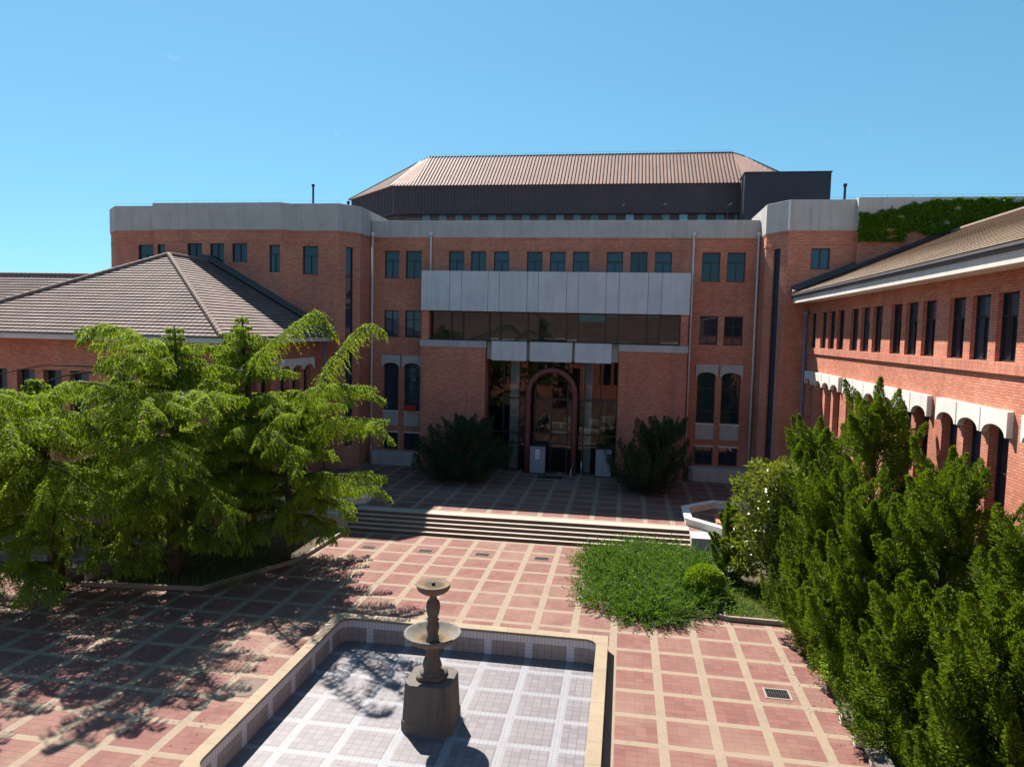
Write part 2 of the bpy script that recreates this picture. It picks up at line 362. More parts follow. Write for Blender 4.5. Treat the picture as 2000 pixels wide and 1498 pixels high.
class MB:
    def __init__(s): s.v = []; s.f = []; s.mi = []; s.sm = []; s.m = 0; s.smooth = False
    def add(s, vs, fs):
        k = len(s.v); s.v += [tuple(map(float, v)) for v in vs]
        for f in fs: s.f.append(tuple(i+k for i in f)); s.mi.append(s.m); s.sm.append(s.smooth)
    def face(s, *vs): s.add(vs, [tuple(range(len(vs)))])
    def box(s, x0, x1, y0, y1, z0, z1):
        s.add([(x, y, z) for z in (z0, z1) for x, y in ((x0, y0), (x1, y0), (x1, y1), (x0, y1))],
              [(3, 2, 1, 0), (4, 5, 6, 7), (0, 1, 5, 4), (1, 2, 6, 5), (2, 3, 7, 6), (3, 0, 4, 7)])
    def fbox(s, F, a, b, o0, o1, z0, z1):       # o0 inner, o1 outer
        s.add([F.p(u, o, z) for z in (z0, z1) for u, o in ((a, o1), (b, o1), (b, o0), (a, o0))],
              [(3, 2, 1, 0), (4, 5, 6, 7), (0, 1, 5, 4), (1, 2, 6, 5), (2, 3, 7, 6), (3, 0, 4, 7)])
    def prism(s, poly, z0, z1):
        n = len(poly)
        s.add([(x, y, z0) for x, y in poly] + [(x, y, z1) for x, y in poly],
              [tuple(range(n))[::-1], tuple(range(n, 2*n))] + [(i, (i+1) % n, n+(i+1) % n, n+i) for i in range(n)])
    def fprism(s, F, poly, o0, o1):             # polygon in (s, z), extruded from o0 to o1
        n = len(poly)
        s.add([F.p(u, o1, z) for u, z in poly] + [F.p(u, o0, z) for u, z in poly],
              [tuple(range(n)), tuple(range(n, 2*n))[::-1]] + [(i, n+i, n+(i+1) % n, (i+1) % n) for i in range(n)])
    def ring(s, outer, inner, z0, z1):
        n = len(outer)
        vs = [(*p, z) for z in (z0, z1) for p in list(outer)+list(inner)]
        fs = []
        for i in range(n):
            j = (i+1) % n
            fs += [(2*n+i, 2*n+j, 3*n+j, 3*n+i), (i, n+i, n+j, j), (i, j, 2*n+j, 2*n+i), (n+j, n+i, 3*n+i, 3*n+j)]
        s.add(vs, fs)
    def tube(s, pts, rad, n=8, caps=True):
        pts = [Vector(p) for p in pts]; k = len(pts)
        if not hasattr(rad, '__len__'): rad = [rad]*k
        vs = []; up = None
        for i, p in enumerate(pts):
            d = (pts[min(i+1, k-1)] - pts[max(i-1, 0)]).normalized()
            if up is None: up = Vector((0, 0, 1)) if abs(d.z) < .9 else Vector((1, 0, 0))
            a = d.cross(up).normalized(); b = a.cross(d).normalized(); up = b
            for j in range(n):
                t = 2*math.pi*j/n
                vs.append(p + (a*math.cos(t) + b*math.sin(t))*rad[i])
        fs = [(i*n+j, i*n+(j+1) % n, (i+1)*n+(j+1) % n, (i+1)*n+j) for i in range(k-1) for j in range(n)]
        if caps: fs += [tuple(range(n))[::-1], tuple(range((k-1)*n, k*n))]
        s.add(vs, fs)
    def lathe(s, prof, c, n=32, sq=0.):
        vs = []
        for r, z in prof:
            for j in range(n):
                t = 2*math.pi*j/n
                vs.append((c[0]+r*math.cos(t), c[1]+r*math.sin(t), z))
        k = len(prof)
        s.add(vs, [(i*n+j, i*n+(j+1) % n, (i+1)*n+(j+1) % n, (i+1)*n+j) for i in range(k-1) for j in range(n)]
              + [tuple(range(n))[::-1], tuple(range((k-1)*n, k*n))])
    def wall(s, F, s0, s1, z0, z1, holes=(), depth=.2, o=0., jambs=True):
        ss = sorted({s0, s1, *[h[0] for h in holes], *[h[1] for h in holes]}); ss = [x for x in ss if s0 <= x <= s1]
        zs = sorted({z0, z1, *[h[2] for h in holes], *[h[3] for h in holes]}); zs = [x for x in zs if z0 <= x <= z1]
        for i in range(len(ss)-1):
            for j in range(len(zs)-1):
                cs, cz = (ss[i]+ss[i+1])/2, (zs[j]+zs[j+1])/2
                if any(h[0] < cs < h[1] and h[2] < cz < h[3] for h in holes): continue
                s.face(F.p(ss[i], o, zs[j]), F.p(ss[i+1], o, zs[j]), F.p(ss[i+1], o, zs[j+1]), F.p(ss[i], o, zs[j+1]))
        for h in holes:
            a, b, c, d = h[:4]; dp = o - (h[4] if len(h) > 4 else depth)
            s.face(F.p(a, o, c), F.p(a, o, d), F.p(a, dp, d), F.p(a, dp, c))
            s.face(F.p(b, o, d), F.p(b, o, c), F.p(b, dp, c), F.p(b, dp, d))
            s.face(F.p(a, o, d), F.p(b, o, d), F.p(b, dp, d), F.p(a, dp, d))
            s.face(F.p(b, o, c), F.p(a, o, c), F.p(a, dp, c), F.p(b, dp, c))
    def ribbon(s, poly, z0, z1, out, inn):       # band along an open polyline (left to right seen from outside)
        n = len(poly); P = [np.array(p, float) for p in poly]
        nr = []
        for i in range(n-1):
            d = P[i+1]-P[i]; d /= np.hypot(*d); nr.append(np.array((d[1], -d[0])))
        O = []; I = []
        for i in range(n):
            if i == 0: m = nr[0]; k = 1
            elif i == n-1: m = nr[-1]; k = 1
            else:
                m = nr[i-1]+nr[i]; m = m/np.hypot(*m); k = 1/max(.3, float(m @ nr[i]))
            O.append(P[i]+m*out*k); I.append(P[i]-m*inn*k)
        vs = [(*p, z) for z in (z0, z1) for p in O+I]
        fs = []
        for i in range(n-1):
            j = i+1
            fs += [(i, j, 2*n+j, 2*n+i), (n+j, n+i, 3*n+i, 3*n+j), (2*n+i, 2*n+j, 3*n+j, 3*n+i), (i, n+i, n+j, j)]
        fs += [(0, 2*n, 3*n, n), (n-1, 2*n-1, 4*n-1, 3*n-1)]
        s.add(vs, fs)
    def rows(s, A, B, D, C, n=29, lift=.05):     # tiled roof face: eave A-B, ridge D-C, stepped tile courses
        A, B, C, D = map(Vector, (A, B, C, D))
        nrm = (B-A).cross(((D+C)/2)-A).normalized()
        if nrm.z < 0: nrm = -nrm
        for i in range(n):
            t0, t1 = i/n, (i+1)/n
            a = A.lerp(D, t0); b = B.lerp(C, t0); c = B.lerp(C, t1); d = A.lerp(D, t1)
            s.m = 0; s.face(a+nrm*lift, b+nrm*lift, c+nrm*.004, d+nrm*.004)
            s.m = 1; s.face(a-nrm*.02, b-nrm*.02, b+nrm*(lift-.012), a+nrm*(lift-.012))  # riser face: second material paints the shade below each course
            s.m = 0; s.face(a+nrm*(lift-.012), b+nrm*(lift-.012), b+nrm*lift, a+nrm*lift)
    def build(s, name, mats, parent=None, bevel=0.):
        if not isinstance(mats, (list, tuple)): mats = [mats]
        off = Vector(parent['_w']) if parent is not None else Vector((0, 0, 0))
        me = bpy.data.meshes.new(name)
        me.from_pydata([(x-off.x, y-off.y, z-off.z) for x, y, z in s.v], [], s.f)
        for m in mats: me.materials.append(m)
        me.polygons.foreach_set('material_index', s.mi); me.polygons.foreach_set('use_smooth', s.sm)
        uvl = me.uv_layers.new(name='UVMap').data
        for p in me.polygons:
            n = p.normal; t = Vector((-n.y, n.x, 0))
            if t.length < 1e-3: t = Vector((1, 0, 0))
            t.normalize(); b = n.cross(t)
            for li in p.loop_indices:
                q = Vector(s.v[me.loops[li].vertex_index]); uvl[li].uv = (q.dot(t), q.dot(b))
        o = bpy.data.objects.new(name, me); COL.objects.link(o)
        if bevel:
            md = o.modifiers.new('bevel', 'BEVEL'); md.width = bevel; md.segments = 2; md.limit_method = 'ANGLE'
        if parent is not None: o.parent = parent; o['_w'] = list(parent['_w'])
        else: o['_w'] = [0, 0, 0]
        return o

def tag(o, label, cat, group=None, kind=None):
    if label: o['label'] = label
    if cat: o['category'] = cat
    if group: o['group'] = group
    if kind: o['kind'] = kind
    return o
def thing(name, loc, label, cat, group=None):
    o = bpy.data.objects.new(name, None); COL.objects.link(o); o.location = loc; o['_w'] = list(loc)
    o.empty_display_size = .3
    return tag(o, label, cat, group)
def structure(o): o['kind'] = 'structure'; return o

# ------------------------------------------------------------------ ground, paving, steps
mb = MB(); mb.box(-500, 500, -400, 700, -1.2, -.6); structure(mb.build('ground', M['ground']))
PX0, PX1, PY0, PY1 = -9.24, -.22, 13.15, 22.17        # pool outline
mb = MB()
for x0, x1, y0, y1 in ((-45, PX0, -30, 33.05), (PX1, 14, -30, 33.05), (PX0, PX1, -30, PY0), (PX0, PX1, PY1, 33.05)):
    mb.box(x0, x1, y0, y1, -.59, 0)
structure(mb.build('plaza_paving', M['plaza']))
mb = MB(); mb.box(-45, 14, 34.28, 48.5, -.55, .75); structure(mb.build('terrace_paving', M['terrace']))
mb = MB()
for i in range(5):
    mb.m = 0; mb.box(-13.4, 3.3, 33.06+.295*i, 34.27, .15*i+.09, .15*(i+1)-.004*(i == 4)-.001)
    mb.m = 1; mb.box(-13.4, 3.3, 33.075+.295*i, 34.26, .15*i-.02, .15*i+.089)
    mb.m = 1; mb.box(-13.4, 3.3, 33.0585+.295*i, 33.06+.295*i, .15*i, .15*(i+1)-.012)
mb.m = 0
# nosing course of the terrace
mb.box(-13.4, 3.3, 34.24, 34.95, .70, .756)
structure(mb.build('steps', [M['step'], M['riser']]))
for x0, x1 in ((-45, -13.4), (3.3, 14)):
    mb = MB(); mb.box(x0, x1, 33.06, 34.27, -.5, .74); structure(mb.build('terrace_bank', M['concrete']))

# ------------------------------------------------------------------ windows
def window(parent, F, s0, s1, z0, z1, depth, style='third', glass='glass', fr='frame', name='window', sill=None):
    w = .055
    g = MB(); g.fbox(F, s0+.01, s1-.01, -depth+.005, -depth+.03, z0+.01, z1-.01)
    go = g.build(name, M[glass], parent)
    f = MB(); a, b = -depth+.032, -depth+.085
    f.fbox(F, s0+.002, s0+w, a, b, z0+.002, z1-.002); f.fbox(F, s1-w, s1-.002, a, b, z0+.002, z1-.002)
    f.fbox(F, s0+w, s1-w, a, b, z1-w, z1-.002); f.fbox(F, s0+w, s1-w, a, b, z0+.002, z0+w)
    m = (s0+s1)/2; zt = z0+(z1-z0)*.66
    if style == 'third':
        f.fbox(F, s0+w, s1-w, a, b, zt-.03, zt+.03); f.fbox(F, m-.03, m+.03, a, b-.002, z0+w, zt-.03)
    elif style == 'half':
        f.fbox(F, m-.03, m+.03, a, b, z0+w, z1-w)
    elif style == 'cross':
        f.fbox(F, s0+w, s1-w, a, b, zt-.03, zt+.03); f.fbox(F, m-.03, m+.03, a, b-.002, z0+w, zt-.03); f.fbox(F, m-.025, m+.025, a, b-.002, zt+.03, z1-w)
    elif style == 'tall':
        f.fbox(F, s0+w, s1-w, a, b, zt-.03, zt+.03); f.fbox(F, s0+w, s1-w, a, b, z0+.75, z0+.80)
    elif style == 'slit':
        k = int((z1-z0)/1.9)
        for i in range(1, k+1):
            z = z1-1.9*i; f.fbox(F, s0+w, s1-w, a, b, z-.04, z+.04)
    f.build('window_frame', M[fr], go)
    if sill:
        q = MB(); q.fbox(F, s0-.0, s1+.0, -depth+.09, .05, z0-.07, z0-.004); q.build('window_sill', M[sill], go)
    return go

def hood(parent, F, s0, s1, zt, zb, prot, name='window_hood', mat='white'):
    n = 10; pts = [(s0, zt), (s0, zb)]
    a, b = s0+.1, s1-.1; r = (b-a)/2; rise = .30
    for i in range(n+1):
        t = math.pi*i/n; pts.append((a+r-r*math.cos(t), zb+.0+rise*math.sin(t)))
    pts += [(s1, zb), (s1, zt)]
    m = MB(); m.fprism(F, pts[::-1] if False else pts, .0, prot)
    return m.build(name, M[mat], parent, .008)

# ------------------------------------------------------------------ main building
main = thing('main_building', (-4.7, 47, 0), 'long red brick building with grey concrete parapet, projecting entrance canopy and metal roof storey', 'building')
ZB, ZP = 16.15, 17.26
FM = Frame((-17.4, 47), (8.15, 47)); X = lambda x: x+17.4
W_TOP = [(-16.35, -15.33), (-14.87, -13.77), (-11.88, -10.83), (-10.37, -9.33), (-8.81, -7.78), (-6.6, -5.58), (-5.09, -4.05), (-3.57, -2.5),
         (-1.38, -.34), (.14, 1.2), (1.69, 2.74), (4.62, 5.74), (6.17, 7.28)]
W_MID = [(-16.35, -15.3), (-14.87, -13.77), (4.64, 5.76), (6.15, 7.3)]
holes = [(X(a), X(b), 13.40, 15.25) for a, b in W_TOP] + [(X(a), X(b), 9.42, 11.25) for a, b in W_MID]
tall = []
for a, b in W_MID:
    holes += [(X(a), X(b), 4.40, 7.75, .32), (X(a), X(b), 1.68, 2.86, .32)]
entr = (X(-13.2), X(3.7), .76, 13.2)
brickw = MB()
# solid portions; the part behind the entrance block stays open below the canopy
hs = [h for h in holes]
brickw.wall(FM, 0, FM.L, .7, ZB, hs + [(X(-8.9), X(-.45), .7, 8.6, .05)], .22)
poly_l = [(-35.6, 45.2), (-34.2, 43.9), (-31.1, 43.9)]
poly_l2 = [(-31.1, 43.45), (-22.1, 43.45), (-21.6, 43.9), (-18.4, 43.9), (-17.4, 45.2), (-17.4, 47)]
poly_r = [(8.15, 47), (8.15, 45.2), (9.1, 43.7), (12.75, 43.7)]
poly_r2 = [(12.75, 43.35), (32, 43.35)]
segs = []
def seg(A, B, hl=()):
    F = Frame(A, B); brickw.wall(F, 0, F.L, .02, ZB, [h for h in hl], .2); segs.append((F, hl)); return F
seg((-35.6, 70), poly_l[0]); seg(poly_l[0], poly_l[1])
FA = seg(poly_l[1], poly_l[2], [(1.65, 2.76, 13.3, 15.22)])
seg((-31.1, 43.9), (-31.1, 43.45))
FB = seg(poly_l2[0], poly_l2[1], [(.28, .85, 13.6, 15.2), (2.45, 3.5, 14.08, 15.28), (4.05, 5.06, 14.08, 15.28), (5.62, 6.66, 14.08, 15.28), (8.2, 8.95, 13.45, 15.2)])
seg(poly_l2[1], poly_l2[2])
FC = seg(poly_l2[2], poly_l2[3], [(.78, 1.84, 13.35, 15.18)])
FD = seg(poly_l2[3], poly_l2[4], [(.55, 1.1, 2.2, 15.2)])
seg(poly_l2[4], poly_l2[5])
seg(poly_r[0], poly_r[1])
FE = seg(poly_r[1], poly_r[2], [(.62, 1.2, 2.2, 15.2)])
FG = seg(poly_r[2], poly_r[3], [(1.28, 2.32, 13.95, 15.15)])
seg((12.75, 43.7), (12.75, 43.35)); seg(*poly_r2); seg((32, 43.35), (32, 70)); seg((32, 70), (-35.6, 70))
brickw.build('brick_wall', M['brick'], main)
for k, (a, b) in enumerate(W_TOP): window(main, FM, X(a), X(b), 13.40, 15.25, .22, 'half' if k in (3, 9) else 'third')
for k, (a, b) in enumerate(W_MID):
    window(main, FM, X(a), X(b), 9.42, 11.25, .22, 'cross')
    window(main, FM, X(a), X(b), 4.40, 7.75, .32, 'tall')
    window(main, FM, X(a), X(b), 1.68, 2.86, .32, 'half')
    hood(main, FM, X(a)-.13, X(b)+.13, 8.18, 7.38, .14, mat='concrete')
    q = MB(); q.fbox(FM, X(a)+.0, X(b)-.0, -.1, .04, 3.35, 4.28); q.build('spandrel_panel', M['concrete'], main)
    q = MB(); q.fbox(FM, X(a)-.04, X(b)+.04, -.2, .07, 4.30, 4.385); q.build('window_sill', M['white'], main); q = MB(); q.fbox(FM, X(a)-.04, X(b)+.04, -.2, .06, 2.87, 2.95); q.build('window_lintel', M['white'], main)
for F, hl in segs:
    for h in hl:
        slit = h[3]-h[2] > 5
        window(main, F, *h[:4], .2, 'slit' if slit else ('half' if h[3]-h[2] < 1.3 else 'third'))
# string course and corbel
sc = MB()
for pl in ([poly_l[0], poly_l[1], (-31.1, 43.9)], poly_l2, [(-17.38, 47), (8.13, 47)], poly_r, poly_r2):
    sc.ribbon(pl, 15.36, 15.44, .03, .0); sc.ribbon(pl, ZB-.10, ZB, .035, .0)
sc.build('string_course', M['brick'], main)
# concrete parapets
pp = MB()
pp.ribbon([(-35.6, 66)] + poly_l, ZB+.002, 17.78, .06, .25)
pp.ribbon(poly_l2 + [(-17.4, 50.5)], ZB+.004, 17.88, .06, .25)
pp.ribbon([(-17.3, 47), (8.05, 47)], ZB, ZP, .05, .25)
pp.ribbon([(8.15, 50.5)] + poly_r, ZB+.004, 17.9, .06, .25)
pp.ribbon([(12.75, 43.75)] + poly_r2, ZB, 17.95, .06, .25)
pp.build('parapet', M['concrete'], main, .015)
dk = MB(); dk.box(-35.4, 31.8, 47.25, 69.8, 16.2, 16.5); dk.box(-34, -18.7, 44.2, 47.25, 16.2, 16.52); dk.box(9.5, 31.8, 44.0, 47.25, 16.2, 16.52)
dk.build('roof_deck', M['deck'], main)
# lightning wire on the parapet and the roof ridge
lw = MB()
def wire(pts, h=.15, step=1.3, r=.006):
    for a, b in zip(pts[:-1], pts[1:]):
        a, b = Vector(a), Vector(b); n = max(1, int((b-a).length/step))
        for i in range(n+1):
            p = a.lerp(b, i/n); lw.tube([p, p+Vector((0, 0, h))], r, 4)
        lw.tube([a+Vector((0, 0, h)), b+Vector((0, 0, h))], r*.8, 4)
wire([(-34.2, 44.0, 17.78), (-31.2, 44.0, 17.78)]); wire([(-31, 43.5, 17.88), (-22.1, 43.5, 17.88), (-18.4, 44, 17.88)])
wire([(9.2, 43.8, 17.9), (12.6, 43.8, 17.9)]); wire([(12.9, 43.4, 17.95), (30, 43.4, 17.95)]); wire([(-15, 47.08, ZP), (8, 47.08, ZP)])
lw.build('lightning_wire', M['iron'], main)
# entrance block
ew = MB()
FW = Frame((-13.33, 45.6), (3.82, 45.6)); E = lambda x: x+13.33
ew.box(-13.33, -8.98, 45.6, 46.98, .74, 8.88); ew.build('entrance_wall', M['brick'], main)
ew = MB(); ew.box(-.38, 3.82, 45.6, 46.98, .74, 8.88); ew.build('entrance_wall', M['brick'], main); ew = MB()
ew.box(-13.3, -12.85, 45.66, 46.98, 9.32, 11.24); ew.build('window_pier', M['brick'], main); ew = MB(); ew.box(3.36, 3.8, 45.66, 46.98, 9.32, 11.24)
ew.build('window_pier', M['brick'], main)
ec = MB()
ec.box(-13.38, -8.95, 45.55, 46.985, 8.882, 9.318); ec.box(-.41, 3.87, 45.55, 46.985, 8.882, 9.318)
ec.box(-8.948, -.412, 45.95, 46.985, 8.16, 9.316)
ec.build('entrance_cap', M['concrete'], main, .012)
for a, b in ((-8.56, -6.28), (-6.06, -3.34), (-3.17, -.85)):
    q = MB(); q.fbox(FW, E(a), E(b), -.34, .1, 8.10, 9.34); q.build('lintel_panel', M['smooth'], main, .012)
cn = MB(); cuts = [-13.33, -11.43, -10.64, -8.88, -8.14, -6.33, -5.61, -3.8, -3.05, -1.31, -.51, 1.29, 2.11, 3.86]
for a, b in zip(cuts[:-1], cuts[1:]): cn.box(a+.012, b-.012, 45.5, 45.66, 11.25, 13.82)
cn.box(-13.32, 3.85, 45.665, 46.97, 11.27, 13.80)
cn.build('canopy', M['smooth'], main, .006)
# ribbon window under the canopy
FR = Frame((-12.85, 46.25), (3.36, 46.25))
def panes(mb, F, cuts, rows_, o):
    for a, b in zip(cuts[:-1], cuts[1:]):
        for c, d in zip(rows_[:-1], rows_[1:]):
            ka, kb = random.gauss(0, .007), random.gauss(0, .005); m, n = (a+b)/2, (c+d)/2
            mb.face(*[F.p(u, o+ka*(u-m)+kb*(z-n), z) for u, z in ((a, c), (b, c), (b, d), (a, d))])
rw = MB(); panes(rw, FR, [x+12.85 for x in (-12.85, -11.43, -10.64, -8.88, -8.14, -6.33, -5.61, -3.8, -3.05, -1.31, -.51, 1.29, 2.11, 3.36)], (9.34, 11.25), -.05); rwo = rw.build('ribbon_window', M['rglass'], main)
rf = MB()
mu = [-12.85, -11.43, -10.64, -8.88, -8.14, -6.33, -5.61, -3.8, -3.05, -1.31, -.51, 1.29, 2.11, 3.36]
for x in mu: rf.fbox(FR, max(.0, x+12.85-.04), min(FR.L, x+12.85+.04), -.028, .05, 9.34, 11.25)
rf.fbox(FR, .05, FR.L-.05, -.028, .045, 9.33, 9.41); rf.fbox(FR, .05, FR.L-.05, -.028, .045, 11.18, 11.255)
rf.build('window_frame', M['brown'], rwo)
sl_ = MB(); sl_.box(-12.84, 3.35, 45.6, 46.2, 9.322, 9.335); sl_.build('window_ledge', M['flash'], main)
# entrance glazing and the lobby behind it
FN = Frame((-8.95, 46.75), (-.42, 46.75))
gz = MB(); panes(gz, FN, [FN.L*i/8 for i in range(9)], (.80, 2.62, 3.3, 5.6, 8.15), -.01); gzo = gz.build('entrance_glazing', M['clear'], main)
gf = MB()
for i in range(9):
    s = FN.L*i/8; gf.fbox(FN, max(0, s-.04), min(FN.L, s+.04), .002, .07, .76, 8.15)
for z in (2.62, 3.3, 5.6): gf.fbox(FN, .04, FN.L-.04, .004, .06, z-.045, z+.045)
gf.build('glazing_frame', M['frame'], gzo)
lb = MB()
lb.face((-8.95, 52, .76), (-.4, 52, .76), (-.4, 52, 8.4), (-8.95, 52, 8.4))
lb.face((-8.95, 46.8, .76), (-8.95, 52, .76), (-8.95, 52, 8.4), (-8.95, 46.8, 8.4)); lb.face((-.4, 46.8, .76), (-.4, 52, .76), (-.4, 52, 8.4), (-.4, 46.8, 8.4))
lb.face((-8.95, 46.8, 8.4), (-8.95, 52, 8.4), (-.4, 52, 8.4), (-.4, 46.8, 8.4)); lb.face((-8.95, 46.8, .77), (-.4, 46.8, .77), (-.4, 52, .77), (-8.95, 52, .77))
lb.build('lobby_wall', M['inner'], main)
for x in (-7.2, -2.35):
    q = MB(); q.box(x-.3, x+.3, 46.95, 47.5, .78, 8.38); q.build('lobby_column', M['column'], main)
# round arched portal
ar = MB(); ar.smooth = True
pts = [(-6.14, 45.95, .76), (-6.14, 45.95, 3.2), (-6.14, 45.95, 5.9)]
for i in range(1, 24):
    t = math.pi*i/24; pts.append((-4.62-1.52*math.cos(t), 45.95, 5.95+1.58*math.sin(t)))
pts += [(-3.10, 45.95, 5.9), (-3.10, 45.95, 3.2), (-3.10, 45.95, .76)]
ar.tube(pts, .20, 14); ar.build('portal_arch', M['redpaint'], main)
# plinths under the side windows
for x0, x1 in ((4.1, 8.1), (-17.2, -13.4)):
    q = MB(); q.prism([(x0, 46.95), (x0+.1, 46.35), (x0+.4, 46.0), (x1-.4, 46.0), (x1-.05, 46.35), (x1, 46.95)], .755, 1.62); q.build('plinth', M['concrete'], main, .02)
# downpipes
def downpipe(parent, x, y, ztop, zb, m='pipe', dy=-.12):
    q = MB(); q.smooth = True
    q.tube([(x, y+dy, zb), (x, y+dy, ztop)], .062, 10)
    q.tube([(x, y+dy, ztop-.02), (x, y+dy, ztop+.07), (x, y+dy, ztop+.22)], [.07, .15, .16], 10)
    for z in np.arange(zb+1, ztop, 2.3): q.tube([(x, y+dy, z-.04), (x, y+dy, z+.04)], .08, 10)
    return q.build('downpipe', M[m], parent)
downpipe(main, -17.18, 47, 16.22, .8); downpipe(main, -13.1, 47, 16.24, 13.85); downpipe(main, 4.06, 47, 16.25, .8); downpipe(main, 8.0, 47, 16.25, .8)
# roof storey: octagonal metal roof over dark cladding, small teal windows
pc = [(-23.8, 70), (-23.8, 59.6), (-18.13, 54), (11, 54), (13, 56), (13, 70)]
q = MB()
for a, b in zip(pc[:-1], pc[1:]):
    F = Frame(a, b); q.wall(F, 0, F.L, 18.92, 21.0)
    for i in range(int(F.L/.26)): q.fbox(F, .1+i*.26, .16+i*.26, -.01, .035, 18.93, 20.98)
q.ribbon(pc, 18.86, 18.92, .02, .5)
pent = q.build('penthouse_wall', M['cladding'], main)
q = MB()
pi_ = [(-23.3, 70), (-23.3, 59.85), (-17.9, 54.5), (10.8, 54.5), (12.6, 56.3), (12.6, 70)]
for a, b in zip(pi_[:-1], pi_[1:]):
    F = Frame(a, b); q.wall(F, 0, F.L, 16.4, 18.88)
q.build('clerestory_wall', M['cladding'], main)
FP = Frame((-17.9, 54.5), (10.8, 54.5))
for i in range(19):
    s = 2.0+i*1.30
    q = MB(); q.fbox(FP, s, s+.58, .0, .06, 17.3, 18.84); q.build('clerestory_window', M['teal'], main)
rt = [(-16.45, 58.2, 24.15), (7.6, 58.2, 24.15)]; r1 = (-17.3, 58.6, 23.95); r2 = (8.6, 58.6, 23.95)
c1, c2, c3, c4 = (-18.3, 53.85, 20.98), (-24.0, 59.5, 20.98), (11.2, 53.85, 20.98), (13.2, 55.9, 20.98)
q = MB()
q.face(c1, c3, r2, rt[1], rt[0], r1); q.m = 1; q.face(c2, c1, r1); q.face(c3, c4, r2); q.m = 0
bk = [(-24.0, 70, 20.98), (13.2, 70, 20.98), (8.6, 66, 23.95), (-17.3, 66, 23.95)]
q.face(bk[0], c2, r1, bk[3]); q.face(c4, bk[1], bk[2], r2); q.face(bk[3], r1, rt[0], rt[1], r2, bk[2]); q.face(bk[0], bk[3], bk[2], bk[1])
q.face(c1, c2, bk[0], bk[1], c4, c3)
mr = q.build('metal_roof', [M['mroof'], M['darkroof']], main)
q = MB()
A0, B0 = Vector(c1), Vector(c3)
def top_at(x):   # upper edge of the front slope at x
    if x < r1[0]:
        k = (x-c1[0])/(r1[0]-c1[0]); return Vector(c1).lerp(Vector(r1), k)
    if x < rt[0][0]: return Vector(r1).lerp(Vector(rt[0]), (x-r1[0])/(rt[0][0]-r1[0]))
    if x < rt[1][0]: return Vector((x, 58.2, 24.15))
    if x < r2[0]: return Vector(rt[1]).lerp(Vector(r2), (x-rt[1][0])/(r2[0]-rt[1][0]))
    return Vector(r2).lerp(Vector(c3), (x-r2[0])/(c3[0]-r2[0]))
x = -18.1
while x < 11.0:
    b = Vector((x, 53.85, 20.98)); tpt = top_at(x)
    if (tpt-b).length > .2:
        n = Vector((0, -.6, .8))*.06
        w = Vector((.024, 0, 0))
        q.add([b-w, b+w, tpt+w, tpt-w, b-w+n, b+w+n, tpt+w+n, tpt-w+n], [(4, 5, 6, 7), (0, 4, 7, 3), (1, 2, 6, 5), (0, 1, 5, 4)])
    x += .262
q.build('roof_seam', M['seam'], mr)['kind'] = 'stuff'
q = MB(); q.tube([c2, r1, rt[0], rt[1], r2, c4], .07, 6); q.tube([c1, r1], .06, 6); q.tube([c3, r2], .06, 6); q.build('ridge_cap', M['flash'], mr)
lw = MB(); wire([rt[0], rt[1]], .2, 1.3, .008); lw.build('lightning_wire', M['iron'], mr)
q = MB(); q.box(7.75, 13.4, 52, 58, 16.5, 21.22); q.box(7.7, 13.45, 51.95, 58.05, 21.22, 21.32); q.tube([(7.6, 51.9, 16.6), (7.6, 51.9, 21.0)], .06, 8)
q.build('plant_room', M['box'], main, .01)
for x, y, z0, z1 in ((-22.9, 50, 16.5, 20.35), (13.35, 48.5, 16.5, 19.75), (-20.6, 51, 16.5, 19.3)):
    q = MB(); q.tube([(x, y, z0), (x, y, z1-.15)], .075, 8); q.tube([(x, y, z1-.16), (x, y, z1)], .12, 8); q.build('vent_pipe', M['iron'], main)
q = MB(); q.box(-21.9, -20.9, 52, 53, 16.5, 18.6); q.build('vent_housing', M['box'], main)
q = MB(); q.tube([(9.07, 43.58, 16.2), (9.07, 43.58, 17.85)], .035, 6); q.build('lit_edge_tube', M['pipe'], main)  # pale tube added to draw the sunlit edge of the tower corner
# small roof fittings in front of the clerestory
for x in (-14.9, -11.2, -5.7, -.6, 2.2, 6.5):
    q = MB(); q.tube([(x, 50.5, 16.5), (x, 50.5, 18.75), (x+.25, 50.4, 18.9)], .03, 6); q.tube([(x, 50.5, 17.6), (x, 50.5, 17.9)], .09, 6); q.build('roof_light', M['iron'], main)

# ------------------------------------------------------------------ left wing
def fascia(mb, poly, z0, z1): mb.ribbon(poly, z0, z1, 0, .14)
lw_ = thing('brick_wing', (-27, 38, 0), 'brick wing on the left under a hipped roof of brown tiles, behind the cedars', 'building', 'brick wings beside the courtyard')
EX, EY, EZ = -18.48, 30.6, 9.42; RX, RY, RZ = -27.0, 39.1, 14.05
F1 = Frame((-19.4, 31.5), (-19.4, 43.9)); F2 = Frame((-34.6, 31.5), (-19.4, 31.5))
h1 = []; h2 = []
for c in (3.4, 8.6):
    for k in (-1, 0, 1): h1.append((c+k*1.5-.52, c+k*1.5+.52, 3.9, 7.55)); h1.append((c+k*1.5-.52, c+k*1.5+.52, .95, 2.6))
for c in (1.8, 6.4, 11.9):
    for k in (-1, 0, 1): h2.append((c+k*1.5-.52, c+k*1.5+.52, 3.9, 7.55)); h2.append((c+k*1.5-.52, c+k*1.5+.52, .95, 2.6))
h2 = [h for h in h2 if h[0] > .1]
q = MB(); q.wall(F1, 0, F1.L, .02, 9.2, h1, .42); q.wall(F2, 0, F2.L, .02, 9.2, h2, .42)
